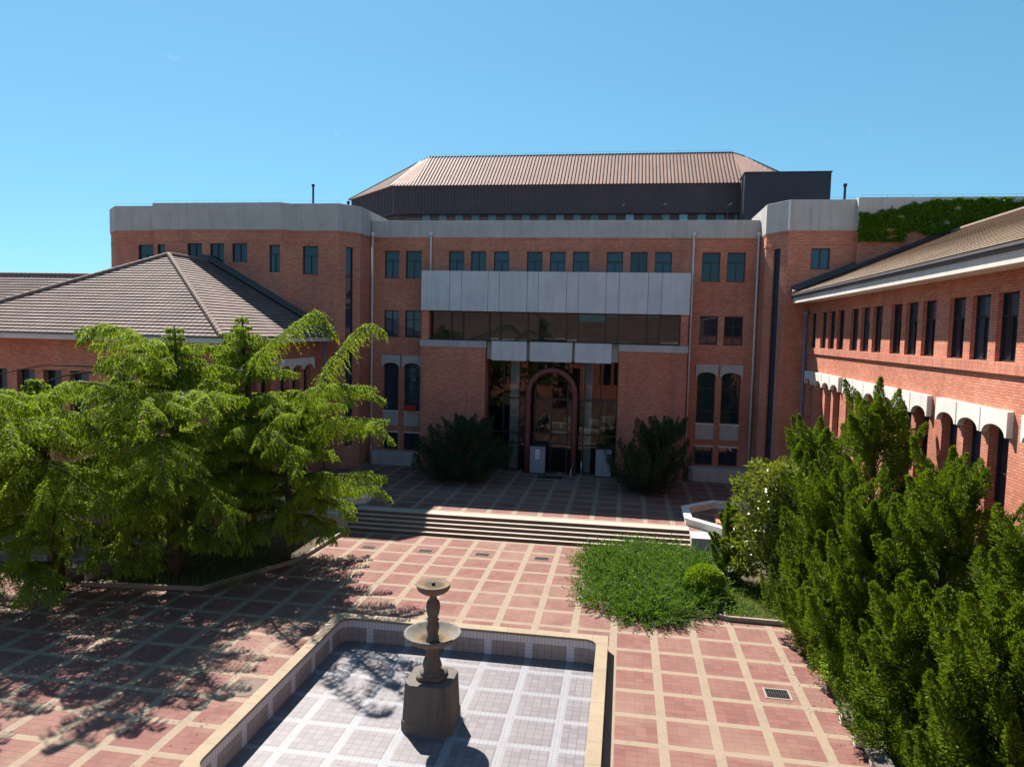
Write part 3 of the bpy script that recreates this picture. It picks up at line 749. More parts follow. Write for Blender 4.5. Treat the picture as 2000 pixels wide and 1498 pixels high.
q.face((-34.6, 31.5, .02), (-34.6, 45, .02), (-34.6, 45, 9.2), (-34.6, 31.5, 9.2)); q.face((-34.6, 31.5, 9.2), (-19.4, 31.5, 9.2), (-19.4, 43.9, 9.2), (-34.6, 43.9, 9.2))
q.build('brick_wall', M['brick'], lw_)
for F, hl in ((F1, h1), (F2, h2)):
    for h in hl:
        window(lw_, F, *h[:4], .42, 'tall' if h[3]-h[2] > 2 else 'half')
        if h[3]-h[2] > 2 and F is F1: hood(lw_, F, h[0]-.23, h[1]+.23, 8.1, 7.4, .14)
q = MB(); q.rows((-35.5, EY, EZ), (EX, EY, EZ), (RX, RY, RZ), (RX, RY, RZ)); q.rows((EX, EY, EZ), (EX, 43.4, EZ), (RX, RY, RZ), (RX, 43.4, RZ))
q.rows((-35.5, 43.8, EZ), (-35.5, EY, EZ), (RX, 43.8, RZ), (RX, RY, RZ))
rf_ = q.build('tiled_roof', [M['tiles'], M['gap']], lw_)
def cap_line(mb, a, b, r=.13, step=.36):
    a, b = Vector(a), Vector(b); n = max(1, int((b-a).length/step))
    for i in range(n):
        p, e = a.lerp(b, i/n), a.lerp(b, (i+1.15)/n); mb.tube([p, e], [r*1.12, r*.92], 8)
q = MB(); up = Vector((0, 0, .05))
cap_line(q, Vector((EX, EY, EZ))+up, Vector((RX, RY, RZ))+up); cap_line(q, Vector((-35.5, EY, EZ))+up, Vector((RX, RY, RZ))+up); cap_line(q, Vector((RX, RY, RZ))+up, Vector((RX, 43.4, RZ))+up)
q.build('hip_tiles', M['cap'], rf_)
q = MB(); q.add([(RX-.6, 43.38, RZ+.5), (RX+.05, 43.38, RZ+.45), (EX+.1, 43.38, EZ+.40), (EX+.1, 43.38, EZ-.1), (RX, 43.38, RZ-.1),
                 (RX-.6, 42.9, RZ+.20), (RX+.05, 42.95, RZ+.12), (EX+.1, 42.95, EZ+.1)], [(0, 1, 6, 5), (1, 2, 7, 6), (2, 3, 7), (1, 4, 3, 2)])
q.build('flashing', M['flash'], rf_)
q = MB(); q.ribbon([(-35.5, EY), (EX, EY), (EX, 43.4)], 9.12, 9.36, 0, .14); q.build('fascia', M['fascia'], lw_)
q = MB(); q.ribbon([(-35.5, EY-.02), (EX+.02, EY-.02), (EX+.02, 43.4)], 9.37, 9.45, .05, .1); q.build('gutter', M['gutter'], lw_)
q = MB(); q.box(-35.4, -19.41, 30.75, 31.49, 9.13, 9.19); q.box(-19.39, -18.63, 30.75, 43.4, 9.131, 9.191); q.build('soffit', M['fascia'], lw_)
downpipe(lw_, -18.9, 43.0, 8.9, .8, 'bpipe', 0)

# far wing, roof just seen behind the left hip
fw = thing('brick_wing', (-48, 47, 0), 'low wing at the far left, only its brown tiled roof seen behind the hip', 'building', 'brick wings beside the courtyard')
q = MB(); q.box(-64, -36, 42.5, 52, 0, 9.2); q.build('brick_wall', M['brick'], fw)
q = MB(); q.rows((-65, 41.6, 9.4), (-35.6, 41.6, 9.4), (-65, 47.2, 13.35), (-35.6, 47.2, 13.35), 20); q.face((-35.6, 52.8, 9.4), (-65, 52.8, 9.4), (-65, 47.2, 13.35), (-35.6, 47.2, 13.35))
fr_ = q.build('tiled_roof', [M['tiles'], M['gap']], fw)
q = MB(); cap_line(q, (-65, 47.2, 13.4), (-35.6, 47.2, 13.4)); q.build('ridge_tiles', M['cap'], fr_)
q = MB(); q.box(-65, -35.7, 41.6, 41.75, 9.1, 9.36); q.build('fascia', M['fascia'], fw)

# ------------------------------------------------------------------ right wing
rw_ = thing('brick_wing', (18, 20, 0), 'sunlit brick wing on the right with scalloped white window hoods and a tan tiled roof', 'building', 'brick wings beside the courtyard')
YF, YN, XW = 43.66, -6.0, 10.4
FX = Frame((XW, YF), (XW, YN)); S = lambda y: YF-y
groups = [43.93, 38.76, 33.59, 28.42, 23.23, 18.05, 12.87, 7.7, 2.5]
hu, hl = [], []
for g in groups:
    for k in (1, 0, -1):
        c = g+k*1.53
        if c > YF-.7: continue
        hu.append((S(c+.55), S(c-.55), 9.46, 11.40, .21)); hl.append((S(c+.55), S(c-.55), 3.75, 7.62, .34)); hl.append((S(c+.55), S(c-.55), .9, 2.8, .34))
q = MB(); q.wall(FX, 0, FX.L, .02, 9.12, hl); q.wall(FX, 0, FX.L, 9.12, 12.5, hu)
q.face((XW, YN, .02), (26, YN, .02), (26, YN, 12.4), (17.6, YN, 15.8), (XW, YN, 12.4)); q.face((26, YN, .02), (26, YF, .02), (26, YF, 12.4), (26, YN, 12.4))
q.build('brick_wall', M['brick'], rw_)
q = MB(); q.fbox(FX, .02, FX.L, .002, .085, 9.13, 9.45); q.build('sill_course', M['soldier'], rw_)
for h in hu: window(rw_, FX, *h[:4], .21, 'third', sill=None)
for h in hl: window(rw_, FX, *h[:4], h[4], 'tall' if h[3] > 3 else 'half')
for g in groups:
    for k in (1, 0, -1):
        c = g+k*1.52
        if c > YF-.9: continue
        hood(rw_, FX, S(c+.73), S(c-.73), 8.14, 7.42, .17)
q = MB(); zr = 12.50; xr = 9.4
q.rows((xr, YN, zr), (xr, 43.35, zr), (17.6, YN, 15.98), (17.6, 43.35, 15.98), 27, .035)
q.face((17.6, YN, 15.98), (17.6, 43.35, 15.98), (26.5, 43.35, 12.4), (26.5, YN, 12.4)); q.face((xr, YN, zr-.02), (xr, 43.35, zr-.02), (26.5, 43.35, 12.38), (26.5, YN, 12.38))
rr = q.build('tiled_roof', [M['tilesr'], M['brown']], rw_)
q = MB(); cap_line(q, (17.6, 43.3, 16.03), (17.6, YN, 16.03), .12, .4); q.build('ridge_tiles', M['cap'], rr)
q = MB(); q.add([(9.35, 43.6, 12.95), (17.7, 43.6, 16.5), (9.35, 43.6, 12.3), (17.7, 43.6, 15.8), (9.35, 43.1, 12.62), (17.7, 43.1, 16.12), (9.35, 43.1, 12.4)],
                [(0, 1, 5, 4), (0, 4, 6, 2), (1, 3, 5)]); q.build('flashing', M['flash'], rr)
q = MB(); q.box(9.5, 9.66, YN, 43.6, 11.97, 12.30); q.build('fascia', M['fascia'], rw_, .01)
q = MB(); q.box(9.42, 9.66, YN, 43.55, 12.305, 12.47); q.box(9.36, 9.44, YN, 43.55, 12.40, 12.475); q.build('gutter', M['gutter'], rw_)
q = MB(); q.box(9.66, 10.39, YN, 43.6, 12.0, 12.06); q.build('soffit', M['fascia'], rw_)
downpipe(rw_, 10.2, 43.35, 11.3, .8, 'bpipe', 0)

# wing closing the court behind the viewpoint (seen only in the glass)
bw_ = thing('brick_wing', (-5, -16, 0), 'brick wing behind the viewpoint, seen as a reflection in the entrance glass', 'building', 'brick wings beside the courtyard')
FBk = Frame((22, -13), (-30, -13)); hh = []
for i in range(10):
    for k in (-1, 0, 1): hh.append((3+i*5.2+k*1.5-.55, 3+i*5.2+k*1.5+.55, 2.0, 6.2)) if 3+i*5.2+2 < 52 else None
q = MB(); q.wall(FBk, 0, FBk.L, 0.02, 8.6, hh, .3); q.face((22, -13, .02), (22, -26, .02), (22, -26, 8.6), (22, -13, 8.6)); q.face((-30, -13, .02), (-30, -26, .02), (-30, -26, 8.6), (-30, -13, 8.6))
q.build('brick_wall', M['brick'], bw_)
q = MB()
for h in hh: q.fbox(FBk, h[0], h[1], -.29, -.25, h[2], h[3])
q.build('window', M['glass'], bw_)
q = MB(); q.rows((23, -12, 8.7), (-31, -12, 8.7), (23, -19.5, 13), (-31, -19.5, 13), 26); q.face((23, -27, 8.7), (-31, -27, 8.7), (-31, -19.5, 13), (23, -19.5, 13)); q.build('tiled_roof', [M['tiles'], M['gap']], bw_)
q = MB(); q.box(-31, 23, -12.15, -12, 8.35, 8.65); q.build('fascia', M['fascia'], bw_)

# ------------------------------------------------------------------ pool and fountain
pool = thing('fountain_pool', (-4.73, 17.65, 0), 'empty square pool lined with grey and white tiles, pale stone coping', 'pool')
def rrect(x0, x1, y0, y1, r, n=4):
    P = []
    for cx, cy, a0 in ((x1-r, y1-r, 0), (x0+r, y1-r, 90), (x0+r, y0+r, 180), (x1-r, y0+r, 270)):
        for i in range(n+1):
            t = R(a0+90*i/n); P.append((cx+r*math.cos(t), cy+r*math.sin(t)))
    return P
out_ = rrect(PX0+.004, PX1-.004, PY0+.004, PY1-.004, .03); inn = rrect(-8.9, -.58, 13.5, 21.8, .36)
out2 = rrect(PX0-.0, PX1+.0, PY0-.0, PY1+.0, .03); inw = rrect(-8.94, -.54, 13.46, 21.84, .36)
q = MB(); q.ring(out2, inn, .385, .465); q.build('coping', M['sand'], pool, .012)
q = MB(); q.ring(out_, inw, -.5, .384); q.build('tiled_wall', M['poolwall'], pool)
q = MB(); q.prism(rrect(-8.96, -.52, 13.44, 21.86, .3), -.5, -.33); q.build('tiled_floor', M['pooltile'], pool)

fo = thing('fountain', (-4.72, 17.6, -.33), 'weathered grey stone fountain of two bowls on a square pedestal in the dry pool', 'fountain')
def octo(h, c, cx=-4.72, cy=17.6): return [(cx-h+c, cy-h), (cx+h-c, cy-h), (cx+h, cy-h+c), (cx+h, cy+h-c), (cx+h-c, cy+h), (cx-h+c, cy+h), (cx-h, cy+h-c), (cx-h, cy-h+c)]
q = MB(); lo, hi = octo(.665, .19), octo(.60, .17)
n = 8; zz = [(-.33, octo(.68, .19)), (-.05, octo(.675, .19)), (-.045, octo(.655, .185)), (.93, octo(.60, .17))]
vs = [(x, y, z) for z, P in zz for x, y in P]
q.add(vs, [(k*8+i, k*8+(i+1) % 8, (k+1)*8+(i+1) % 8, (k+1)*8+i) for k in range(3) for i in range(8)] + [tuple(range(8))[::-1], tuple(range(24, 32))])
q.build('pedestal', M['stone'], fo, .012)
C = (-4.72, 17.6)
q = MB(); q.smooth = True; q.prism(octo(.36, .10), .935, 1.03)
q.lathe([(.34, 1.03), (.33, 1.09), (.24, 1.12), (.22, 1.17), (.27, 1.24), (.25, 1.32), (.20, 1.45), (.185, 1.60), (.19, 1.68), (.235, 1.72), (.235, 1.77), (.20, 1.80), (.26, 1.86)], C, 8)
q.build('lower_stem', M['stone'], fo)
q = MB(); q.smooth = True
q.lathe([(.22, 1.82), (.45, 1.86), (.64, 1.95), (.72, 2.02), (.755, 2.07), (.75, 2.12), (.71, 2.135), (.67, 2.11), (.58, 2.03), (.40, 1.95), (.30, 1.93), (.26, 1.88), (.1, 1.88)], C, 40)
q.build('lower_bowl', M['bowl'], fo)
q = MB(); q.smooth = True
q.lathe([(.17, 1.89), (.17, 2.0), (.135, 2.06), (.15, 2.16), (.175, 2.26), (.15, 2.38), (.125, 2.42), (.165, 2.46), (.125, 2.52), (.17, 2.66), (.19, 2.80), (.17, 2.93), (.10, 3.02), (.09, 3.08), (.14, 3.14), (.2, 3.18)], C, 16)
q.build('upper_stem', M['stone'], fo)
q = MB(); q.smooth = True
q.lathe([(.15, 3.14), (.30, 3.19), (.40, 3.26), (.435, 3.32), (.44, 3.405), (.415, 3.42), (.39, 3.40), (.30, 3.385), (.05, 3.38)], C, 40)
q.build('upper_bowl', M['bowl'], fo)
q = MB(); q.lathe([(.045, 3.37), (.045, 3.45), (.02, 3.46)], C, 10); q.build('nozzle', M['iron'], fo)

# ------------------------------------------------------------------ drain grates, manhole
def grate(x, y, w, d, z, label, rot=0):
    fw_ = .05 if w*d > .3 else .02
    t = thing('drain_grate', (x, y, z), label, 'drain grate', 'drain grates in the paving')
    q = MB(); q.ring([(x-w/2-fw_, y-d/2-fw_), (x+w/2+fw_, y-d/2-fw_), (x+w/2+fw_, y+d/2+fw_), (x-w/2-fw_, y+d/2+fw_)],
                     [(x-w/2, y-d/2), (x+w/2, y-d/2), (x+w/2, y+d/2), (x-w/2, y+d/2)], z+.002, z+.014); q.build('grate_frame', M['kerb'], t)
    q = MB(); q.m = 1; q.box(x-w/2, x+w/2, y-d/2, y+d/2, z+.001, z+.005); q.m = 0
    nb = 9
    for i in range(nb):
        a = x-w/2+w*(i+.25)/nb; q.box(a, a+w/nb*.5, y-d/2+.01, y+d/2-.01, z+.006, z+.012)
    q.box(x-w/2, x+w/2, y-.02, y+.02, z+.0125, z+.016)
    q.build('grate_bars', [M['iron'], M['black']], t)
grate(-11.28, 30.6, .62, .36, 0, 'leftmost drain grate in the row in front of the steps')
grate(-8.62, 30.67, .62, .36, 0, 'second drain grate from the left in front of the steps')
grate(-6.01, 30.75, .62, .36, 0, 'third drain grate from the left in front of the steps')
grate(-3.34, 30.78, .62, .36, 0, 'rightmost drain grate in the row, nearest the low juniper')
grate(4.55, 20.35, .62, .5, 0, 'single iron drain grate in the paving right of the pool')
mh = thing('manhole_cover', (-10.03, 17.75, 0), 'round grey manhole cover in the paving left of the pool', 'manhole cover')
q = MB(); q.lathe([(.5, .001), (.5, .008), (.46, .009), (.455, .006), (.1, .006)], (-10.03, 17.75), 28); q.build('cover', M['mancover'], mh)

# ------------------------------------------------------------------ octagonal planters beside the steps
def octagon(cx, cy, ap, z=None):
    r = ap/math.cos(math.pi/8); return [(cx+r*math.cos(math.pi/8+i*math.pi/4), cy+r*math.sin(math.pi/8+i*math.pi/4)) for i in range(8)]
def planter(cx, cy, label):
    t = thing('planter', (cx, cy, 0), label, 'planter', 'octagonal planters beside the steps')
    q = MB(); q.ring(octagon(cx, cy, 2.9), octagon(cx, cy, 2.62), -.02, 1.02); q.build('planter_wall', M['white'], t)
    q = MB(); q.ring(octagon(cx, cy, 2.95), octagon(cx, cy, 2.58), 1.021, 1.12); q.build('planter_rim', M['white'], t, .012)
    q = MB(); q.ring(octagon(cx+.5, cy-.3, 1.9), octagon(cx+.5, cy-.3, 1.72), .5, .95); q.build('inner_ring', M['brick'], t)
    q = MB(); q.prism(octagon(cx, cy, 2.6), .3, .55); q.build('soil', M['soil'], t)
planter(6.1, 36.45, 'white octagonal planter at the right end of the steps')
planter(-16.2, 36.8, 'white octagonal planter at the left end of the steps, behind the cedars')

# ------------------------------------------------------------------ planting beds, kerbs, benches, small things
def flat(name, poly, z, m):
    q = MB(); q.prism(poly, z-.2, z); return q.build(name, m)
structure(flat('planting_bed', [(3.95, 25.5), (10.35, 25.5), (10.35, 33.0), (3.95, 33.0)], .05, M['soil']))
structure(flat('planting_bed', [(6.4, -5), (10.35, -5), (10.35, 25.48), (6.4, 25.48)], .05, M['soil']))
structure(flat('planting_bed', [(-.3, 26.4), (1.5, 25.3), (3.93, 25.5), (3.93, 33), (.2, 33), (-.6, 30)], .04, M['soil']))
structure(flat('planting_bed', [(-20.0, 23.7), (-15.5, 24.2), (-13.6, 28.1), (-13.3, 32.9), (-20, 32.9)], .05, M['soil']))
kb = thing('bed_kerb', (5, 25.4, 0), 'low stone kerb along the front of the grass bed on the right', 'kerb', 'kerbs of the planting beds')
q = MB(); q.ribbon([(3.6, 25.55), (3.9, 25.42), (6.0, 25.38)], 0.002, .17, .06, .06); q.build('kerb_stone', M['kerb'], kb, .012)
q = MB(); q.ribbon([(3.86, 30.5), (3.86, 25.6)], .002, .12, .06, .06); q.build('kerb_stone', M['kerb'], kb, .012)
kb = thing('bed_kerb', (-16, 25, 0), 'low stone kerb round the shaded bed under the cedars', 'kerb', 'kerbs of the planting beds')
q = MB(); q.ribbon([(-20.1, 23.6), (-15.45, 24.1), (-13.5, 28.0), (-13.2, 32.9)], 0.002, .16, .07, .07); q.build('kerb_stone', M['kerb'], kb, .012)
kb = thing('bed_kerb', (6.3, 19, 0), 'stone kerb between the pink paving and the upright junipers', 'kerb', 'kerbs of the planting beds')
q = MB(); q.ribbon([(6.35, 23.6), (6.3, 12), (6.3, -5)], 0.002, .12, .06, .06); q.build('kerb_stone', M['kerb'], kb, .012)
def bench(x, y, l, label, w=.42, ang=0.):
    t = thing('stone_bench', (x, y, 0), label, 'bench', 'stone benches by the beds')
    c, s = math.cos(ang), math.sin(ang)
    tr = lambda a, b: (x+a*c-b*s, y+a*s+b*c)
    def bx(a0, a1, b0, b1): return [tr(a0, b0), tr(a1, b0), tr(a1, b1), tr(a0, b1)]
    q = MB(); q.prism(bx(-w/2, w/2, -l/2, l/2), .40, .48); q.build('seat', M['stone'], t, .012)
    for sgn in (-1, 1):
        b = sgn*(l/2-.25); q = MB(); q.prism(bx(-w/2+.05, w/2-.05, b-.09, b+.09), .0, .398); q.build('leg', M['white'], t, .01)
bench(6.2, 24.5, 1.5, 'stone bench at the corner of the grass bed, half hidden by junipers')
bench(6.05, 18.6, 1.5, 'stone bench dappled with sun in front of the junipers near the right edge', .42, .05)
bench(6.1, 16.4, 1.6, 'stone bench nearest the viewer at the lower right under the junipers', .42, .05)
bench(-20.9, 24.3, 1.7, 'stone bench in the tree shade at the left corner of the cedar bed', .45, 1.5)
bo = thing('bollard_light', (4.38, 28.5, 0), 'short black bollard lamp in the grass bed beside the round bush', 'bollard')
q = MB(); q.lathe([(.16, .05), (.16, .09), (.1, .1), (.1, .78)], (4.38, 28.5), 14); q.build('post', M['iron'], bo)
q = MB(); q.lathe([(.085, .78), (.085, .92)], (4.38, 28.5), 14); q.build('lens', M['paper'], bo)
q = MB(); q.lathe([(.13, .92), (.13, .96), (.05, 1.0)], (4.38, 28.5), 14); q.build('cap', M['iron'], bo)
def cabinet(x, label, sign):
    t = thing('door_panel', (x, 45.9, .75), label, 'panel', 'grey panels by the entrance')
    q = MB(); q.box(x-.5, x+.5, 45.75, 46.15, .82, 2.58); q.build('panel_board', M['cabinet'], t, .012)
    q = MB(); q.box(x-.55, x+.55, 45.7, 46.2, .756, .82); q.box(x-.53, x+.53, 45.72, 46.18, 2.58, 2.62); q.build('panel_base', M['frame'], t)
    if sign:
        q = MB(); q.box(x-.13, x+.13, 45.735, 45.748, 1.75, 2.36); q.build('notice', M['paper'], t)
        q = MB()
        for k in range(4): q.box(x-.08, x+.08, 45.728, 45.733, 1.85+k*.12, 1.90+k*.12)
        q.build('notice_writing', M['cabinet'], t)
cabinet(-5.42, 'grey panel with a white notice inside the red arch', True)
cabinet(-1.15, 'plain grey panel right of the red arch, half behind a juniper', False)
hr = thing('handrail', (-3.2, 44.5, .75), 'slim steel handrail leading to the entrance door', 'handrail')
q = MB(); q.smooth = True
q.tube([(-3.0, 45.8, .76), (-3.0, 45.8, 1.72), (-3.12, 44.2, 1.35), (-3.12, 44.2, .76)], .03, 8); q.build('rail', M['rail'], hr)
q = MB(); q.smooth = True; q.tube([(-2.55, 45.5, .76), (-2.55, 45.5, 1.75)], .03, 8); q.tube([(-2.55, 45.5, .757), (-2.55, 45.5, .78)], .09, 10); q.build('post', M['rail'], hr)
dm = MB(); dm.box(-5.3, -3.7, 44.5, 45.4, .756, .772); tag(dm.build('doormat', M['iron']), 'dark doormat lying in front of the arched entrance', 'doormat')
rs = MB(); rs.box(-14.75, -13.95, 46.72, 46.76, 4.42, 4.8); tag(rs.build('notice_board', M['redsign']), 'small red board standing on the sill of the tall window left of the entrance', 'sign')

# ------------------------------------------------------------------ planting
rng = np.random.default_rng(11)
def unit(v): return v/np.maximum(np.linalg.norm(v, axis=-1, keepdims=True), 1e-9)
def cards(name, P, D, L, Wd, m, parent=None, extra=None, offset=None):
    """many small leaf-sized diamond faces"""
    n = len(P); off = np.array(parent['_w']) if parent is not None else np.zeros(3)
    D = unit(D); rnd = rng.normal(size=(n, 3)); Wv = unit(np.cross(D, rnd))
    L = np.broadcast_to(np.asarray(L, float), (n,))[:, None]; Wd = np.broadcast_to(np.asarray(Wd, float), (n,))[:, None]
    P = P-off
    V = np.empty((n, 4, 3)); V[:, 0] = P; V[:, 1] = P+D*L*.45+Wv*Wd*.5; V[:, 2] = P+D*L; V[:, 3] = P+D*L*.45-Wv*Wd*.5
    me = bpy.data.meshes.new(name); me.vertices.add(4*n); me.loops.add(4*n); me.polygons.add(n)
    me.vertices.foreach_set('co', V.reshape(-1)); me.loops.foreach_set('vertex_index', np.arange(4*n, dtype=np.int32))
    me.polygons.foreach_set('loop_start', np.arange(0, 4*n, 4, dtype=np.int32))
    me.update(); me.validate(); me.materials.append(m)
    o = bpy.data.objects.new(name, me); COL.objects.link(o)
    if parent is not None: o.parent = parent
    return o

def cedar(label, base, top, H, Lmax, nb, extra=(), seed=1, z0=.2, gap=None, trunk_r=.2):
    rg = np.random.default_rng(seed)
    t = thing('cedar_tree', base, label, 'tree', 'cedars in the left bed')
    base = np.array(base, float); top = np.array(top, float)
    tr = MB(); tr.smooth = True
    def tp(f):
        q = base+(top-base)*f; q = q+np.array((.12*math.sin(f*5+seed), .12*math.cos(f*4+seed), 0))*f*(1-f)*4; return q
    tr.tube([tp(f) for f in np.linspace(0, 1, 12)], [trunk_r*(1-f)**.8+.02 for f in np.linspace(0, 1, 12)], 9)
    PP, DD, LL = [], [], []
    brs = []
    lev = max(6, int(H/1.05)); per = max(3, round(nb/lev))
    for k in range(lev):
        f = z0+(1-z0)*(k+.25*rg.random())/lev; a0 = rg.random()*6.28
        for b in range(per):
            az = a0+b*2*math.pi/per+rg.normal()*.3
            f2 = min(.97, f+rg.normal()*.012)
            L = (Lmax*(1-f2)**.62*(.62+.55*rg.random())+.4)
            brs.append((tp(f2), np.array((math.cos(az), math.sin(az), 0)), L, .18+.30*rg.random(), 1.0))
    # shaggy cone of short twigs round the leader
    for f in np.linspace(.80, .985, 7):
        a0 = rg.random()*6.28
        for b in range(4):
            az = a0+b*1.5708+rg.normal()*.25
            brs.append((tp(f), np.array((math.cos(az), math.sin(az), 0)), (.25+(1-f)*H*.58)*(.6+.6*rg.random()), .35*rg.random(), 1.0))
    arms = []
    def fan(path, L):                        # side sprays that make a bough a flat fan
        n = len(path); tan = unit(np.gradient(path, axis=0)); sg = 1
        for q in np.arange(.18, .93, .62/max(L, .8)):
            k = int(q*(n-1)); sg = -sg; ang = sg*(.55+.35*rg.random())
            c, sn = math.cos(ang), math.sin(ang); tx, ty, tz = tan[k]
            d2 = np.array((tx*c-ty*sn, tx*sn+ty*c, tz*.6)); l2 = (.48*L*(1-q)+.32)*(.75+.5*rg.random())
            m = max(4, int(l2/.11)); u = np.linspace(0, l2, m)
            sub = path[k][None]+d2[None]*u[:, None]; sub[:, 2] -= (.05+.10*rg.random())*u**2+.02*u
            arms.append((sub, min(.55, .20*l2+.19), True)); tr.tube([tuple(x) for x in sub[::max(1, m//3)]], [.014, .010, .007, .005, .004][:len(sub[::max(1, m//3)])], 4, False)
    for p, d, L, up, dr in brs:
        n = max(4, int(L/.13)); s = np.linspace(0, L, n)
        path = p[None]+d[None]*s[:, None]*(1-.06*(s/L)[:, None]**2); path[:, 2] += up*s-(up*.6/L+.044)*s**2
        wob = rg.normal()*.25; path += np.array((-d[1], d[0], 0))[None]*(wob*(s/L)**2*L*.5)[:, None]
        arms.append((path, min(.45, .15*L+.17), True))
        if L > 1.0: fan(path, L)
        tr.tube([tuple(q) for q in path[::max(1, n//5)]], [max(.008, .016*L*(1-k/6)) for k in range(len(path[::max(1, n//5)]))], 5, False)
    for path, reach in extra:
        P = np.array(path, float); n = 44
        seglen = np.r_[0, np.cumsum(np.linalg.norm(np.diff(P, axis=0), axis=1))]; u = np.linspace(0, seglen[-1], n)
        # smooth through the given points
        pth = np.stack([np.interp(u, seglen, P[:, k]) for k in range(3)], 1)
        for _ in range(6): pth[1:-1] = (pth[:-2]+2*pth[1:-1]+pth[2:])/4
        if reach >= 1.0: arms.append((pth, reach*.85, True)); arms.append((pth, reach*.5, True))
        elif reach > .15: arms.append((pth, reach*.62, True)); fan(pth, float(seglen[-1]))
        tr.tube([tuple(q) for q in pth[::6]], [max(.012, .06*(1-k/10)) for k in range(len(pth[::6]))], 6, False)
    for path, reach, taper in arms:
        path = np.array(path); n = len(path); tan = unit(np.gradient(path, axis=0))
        side = unit(np.cross(tan, np.array((0, 0, 1.))+rg.normal(size=3)*.05))
        w = np.linspace(0, 1, n)
        for sgn in (-1, 1):
            for rep in range(2):
                ell = reach*((.35+.65*np.sin(np.pi*np.clip(w*.9+.1, 0, 1))**.7) if taper else (.25+.9*(1-w)))*(.55+.6*rg.random(n))
                ell = np.where(w < .12, ell*.4, ell) if taper else ell
                K = 12; u = (np.arange(K)+.5)/K
                ph = rg.normal(size=(n, 1, 1))*.18
                j = rg.normal(size=(n, 3))*.13
                dirs = side*sgn*(.62)+tan*(.42)+j
                B = path[:, None]+dirs[:, None]*(ell[:, None]*u[None])[..., None]
                B[..., 2] -= ell[:, None]*(.10*u+.68*u**2)[None]*(1+.4*rg.random((n, 1)))
                tg = unit(np.gradient(B, axis=1))
                for c in range(2):
                    Pn = B+rg.normal(size=B.shape)*.007
                    Dn = tg+rg.normal(size=B.shape)*.36
                    PP.append(Pn.reshape(-1, 3)); DD.append(Dn.reshape(-1, 3)); LL.append((.06+.05*rg.random(Pn.shape[:2])).reshape(-1))
        # needle fringe along the branch itself
        Pn = np.repeat(path, 5, 0)+rg.normal(size=(n*5, 3))*.025; Dn = np.repeat(tan, 5, 0)+rg.normal(size=(n*5, 3))*.8
        PP.append(Pn); DD.append(Dn); LL.append(np.full(n*5, .10))
    tr.build('trunk', M['bark'], t)
    P = np.concatenate(PP); keep = P[:, 2] > .25
    if label.startswith('dark cedar behind'): del t['group']
    cards('crown', P[keep], np.concatenate(DD)[keep], np.concatenate(LL)[keep], .026, M['cedar'], t)
    return t

cedar('dense middle cedar with a dark straight trunk and hanging branches', (-17.4, 25.4, 0), (-17.2, 25.2, 9.9), 9.9, 5.5, 40, seed=3, trunk_r=.26,
      extra=[([(-17.3, 25.2, 8.0), (-19.3, 24.4, 8.3), (-21.6, 23.6, 8.35), (-23.2, 23.1, 7.9)], .10), ([(-18.9, 24.5, 8.25), (-20.6, 23.6, 8.0), (-22.0, 22.7, 7.3)], .1),
             ([(-17.3, 25.3, 6.2), (-16.2, 22.6, 7.6), (-15.0, 20.4, 7.4), (-14.4, 19.4, 6.6)], .95), ([(-17.3, 25.3, 5.0), (-16.0, 22.5, 6.0), (-14.6, 20.6, 5.7), (-13.8, 19.8, 4.9)], .9),
             ([(-17.3, 25.3, 2.2), (-16.1, 24.2, 2.6), (-14.9, 23.2, 2.0)], .8), ([(-17.3, 25.3, 2.3), (-17.6, 23.8, 2.8), (-18.2, 22.2, 2.1)], .8),
             ([(-17.3, 25.3, 3.5), (-15.5, 24.0, 4.3), (-13.9, 23.1, 3.5), (-13.3, 22.8, 2.6)], .9), ([(-17.3, 25.3, 5.8), (-17.8, 23.3, 6.8), (-18.0, 21.6, 6.2)], .9),
             ([(-17.3, 25.3, 7.6), (-16.9, 23.4, 8.9), (-16.4, 21.4, 8.8), (-16.2, 20.6, 8.2)], .9),
             ([(-17.3, 25.2, 8.6), (-17.3, 23.0, 9.7), (-17.2, 21.2, 9.95), (-17.1, 20.3, 9.4)], .8),
             ([(-17.3, 25.3, 6.6), (-15.6, 23.8, 7.6), (-14.0, 22.2, 7.6), (-13.4, 21.6, 6.9)], .95)])
cedar('cedar with pointed shaggy top and one arched arm drooping to the right', (-16.2, 29.2, 0), (-16.55, 29, 10.4), 10.4, 4.8, 38, seed=5, trunk_r=.24,
      extra=[([(-16.4, 29, 7.4), (-14.8, 27, 8.8), (-12.9, 26, 9.9), (-11.2, 24.9, 10.7), (-10.5, 24.5, 9.8)], 1.05),
             ([(-16.4, 29, 6.0), (-17.0, 27.4, 5.0), (-17.4, 26.2, 3.8)], .6), ([(-16.4, 29, 6.4), (-14.6, 27.4, 7.2), (-13.2, 26.4, 6.2)], .9),
             ([(-16.4, 29, 5.0), (-14.6, 26.9, 6.1), (-12.6, 25.2, 5.6), (-11.8, 24.6, 4.6)], .95)])
